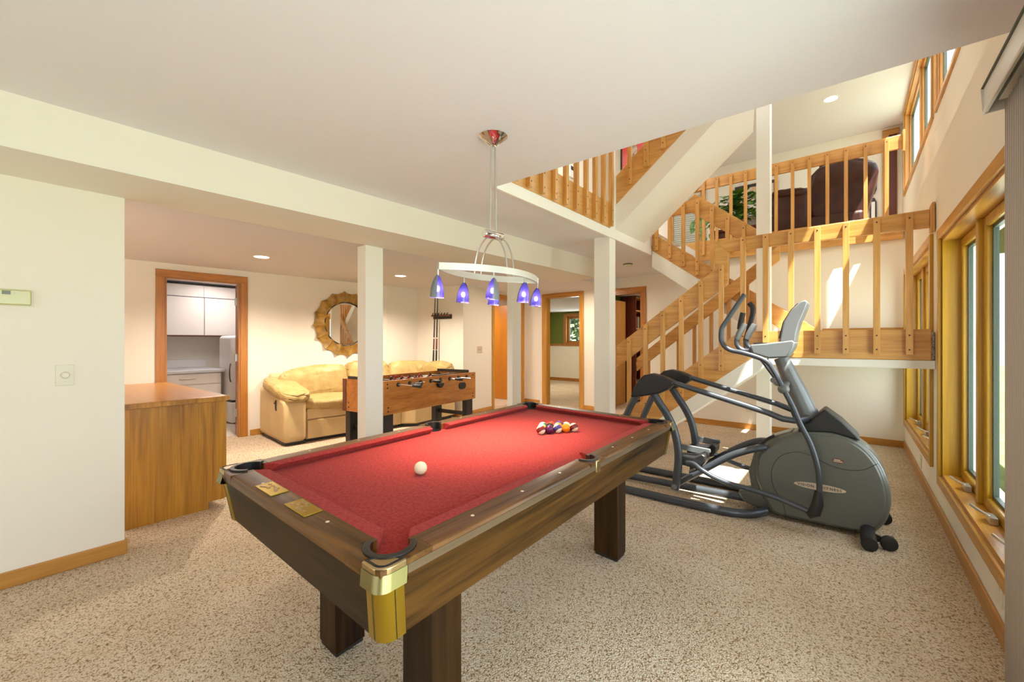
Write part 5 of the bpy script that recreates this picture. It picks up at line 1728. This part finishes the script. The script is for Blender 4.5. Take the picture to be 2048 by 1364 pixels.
obj('vine_stems', vines, 'leaf', pl)

pa = thing('framed_picture', 'dark-framed picture on the upper back wall behind the plant', 'picture', (-1.55, 10.04, 4.2))
obj('frame', MB().box(-1.93, -1.15, 10.0, 10.045, 3.75, 4.58), 'darkframe', pa, bevel=0.008)
obj('print', MB().box(-1.86, -1.22, 9.992, 10.0, 3.82, 4.51), noisy('sunset_print', (0.62, 0.36, 0.16), (0.60, 0.62, 0.62), 2.5, 0.6, 0.0), pa)
pa2 = thing('painting', 'red abstract painting on the upper hall wall above the column', 'painting', (-3.05, 7.29, 4.7))
obj('frame', MB().box(-3.28, -2.78, 7.262, 7.30, 4.28, 5.02), 'darkframe', pa2)
obj('canvas', MB().box(-3.24, -2.82, 7.252, 7.262, 4.32, 4.98), noisy('red_canvas', (0.75, 0.06, 0.08), (0.85, 0.22, 0.20), 3, 0.6, 0.0), pa2)
obj('figure', MB().prism([(-3.08, 4.40), (-2.98, 4.48), (-2.96, 4.72), (-3.02, 4.96), (-3.08, 4.80), (-3.04, 4.60)], 'Y', 7.248, 7.252), noisy('pale_figure', (0.2, 0.12, 0.1), (0.8, 0.7, 0.6), 9, 0.6, 0.0), pa2)
for (z0_, z1_, sgn) in ((3.95, 4.30, 1), (3.42, 3.88, 1)):
    ov = thing('wall_frame', 'slim dark frame on the upper back wall, %s of two' % ('upper' if z0_ > 3.9 else 'lower'), 'picture', (0.30, 10.04, z0_), 'slim frames right of the recliner')
    obj('frame', MB().prism([(0.26, z0_ + 0.08), (0.29, z0_), (0.33, z0_), (0.36, z0_ + 0.08), (0.36, z1_ - 0.08), (0.33, z1_), (0.29, z1_), (0.26, z1_ - 0.08)], 'Y', 10.0, 10.045), 'darkframe', ov)
    obj('print', MB().box(0.285, 0.335, 9.994, 10.0, z0_ + 0.07, z1_ - 0.07), 'whiteapp', ov)
ut = thing('thermostat', 'small white thermostat on the upstairs hall wall behind the guard railing', 'thermostat', (-3.42, 5.74, 3.95))
obj('body', MB().box(-3.42, -3.39, 5.68, 5.84, 3.86, 4.05), 'whiteapp', ut, bevel=0.006)
obj('screen', MB().box(-3.391, -3.387, 5.70, 5.82, 3.97, 4.03), 'darkframe', ut)
# window with a slatted shade at the left of the upper back wall
w7 = thing('window_7', 'upstairs window with pale slatted shade behind the stairs', 'window', (-2.95, 10.05, 3.4), kind='structure')
for x0, x1 in ((-3.35, -3.22), (-2.62, -2.52)):
    obj('casing', MB().box(x0, x1, 10.02, 10.05, 2.78, 4.75), 'oakZ', w7)
obj('head_casing', MB().box(-3.35, -2.52, 10.02, 10.05, 4.65, 4.78), 'oakX', w7)
for k in range(36):
    z = 2.90 + 0.048 * k
    obj('shade_slat', MB().obox((-2.92, 10.03, z), (0.60, 0.03, 0.003), Matrix.Rotation(R(35), 3, 'X')), plain('shade_slat_%d' % k, (0.60, 0.70, 0.70), 0.5) if k == 0 else bpy.data.materials['shade_slat_0'], w7)

# ------------------------------------------------------------------ study behind the stairs
bk = thing('bookcase', 'dark red bookcase inside the doorway behind the stairs', 'bookcase', (-3.7, 8.95, 0))
for y in (8.60, 9.31):
    obj('side_panel', MB().box(-3.87, -3.54, y, y + 0.025, 0, 2.25), 'redwood', bk)
obj('back_panel', MB().box(-3.87, -3.855, 8.625, 9.31, 0, 2.25), 'redwood', bk)
shelf_z = (0.05, 0.42, 0.80, 1.18, 1.56, 1.94, 2.22)
for z in shelf_z:
    obj('shelf', MB().box(-3.855, -3.545, 8.625, 9.31, z, z + 0.022), 'railY', bk)
bcol = [(0.25, 0.03, 0.02), (0.03, 0.06, 0.16), (0.35, 0.25, 0.10), (0.05, 0.12, 0.06), (0.45, 0.40, 0.32), (0.12, 0.05, 0.03)]
for i, c_ in enumerate(bcol):
    M['book%d' % i] = plain('book_cover_%d' % i, c_, 0.6)
names = ('dark red', 'navy', 'tan', 'dark green', 'cream', 'brown')
for si, z in enumerate((1.18, 1.56)):
    y = 8.63
    for j in range(6):
        ci = (j * 5 + si * 2) % 6
        w_ = 0.035 + 0.008 * ((j * 7 + si) % 3)
        h_ = 0.22 + 0.03 * ((j * 3 + si) % 3)
        b = solo(obj('book', MB().box(-3.80, -3.58, y, y + w_, z + 0.022, z + 0.022 + h_), 'book%d' % ci, bevel=0.002), (-3.7, y, z + 0.022))
        od = ('first', 'second', 'third', 'fourth', 'fifth', 'sixth')[j]
        tag(b, '%s book on the %s bookcase shelf, %s from its near end' % (names[ci], ('fourth', 'fifth')[si], od), 'book', 'books in the bookcase')
        y += w_ + 0.004

# ------------------------------------------------------------------ trees outside the green room
for i, (x, y, h, lb) in enumerate(((-9.7, 16.5, 4.2, 'leafy tree just outside the green room window'), (-13.8, 18.5, 4.8, 'farther leafy tree beyond the green room window'))):
    tr = thing('tree', lb, 'tree', (x, y, -0.25), 'trees outside')
    obj('trunk', MB().tube([(x, y, -0.25), (x + 0.1, y, 1.0), (x, y, 2.4)], [0.13, 0.11, 0.08], 10), 'bark', tr)
    rnd = random.Random(20 + i)
    cr = MB()
    for k in range(1400):
        v = Vector((rnd.gauss(0, 1), rnd.gauss(0, 1), rnd.gauss(0, 1))).normalized() * (rnd.random() ** 0.4)
        p = Vector((x + v.x * 1.7, y + v.y * 1.3, 1.9 + v.z * h * 0.45))
        leaf(cr, p, Vector((rnd.uniform(-1, 1), rnd.uniform(-1, 0.2), rnd.uniform(-1, 0.3))), Vector((0, -0.3, 1)), rnd.uniform(0.18, 0.32))
    obj('crown', cr, 'treeleaf', tr)
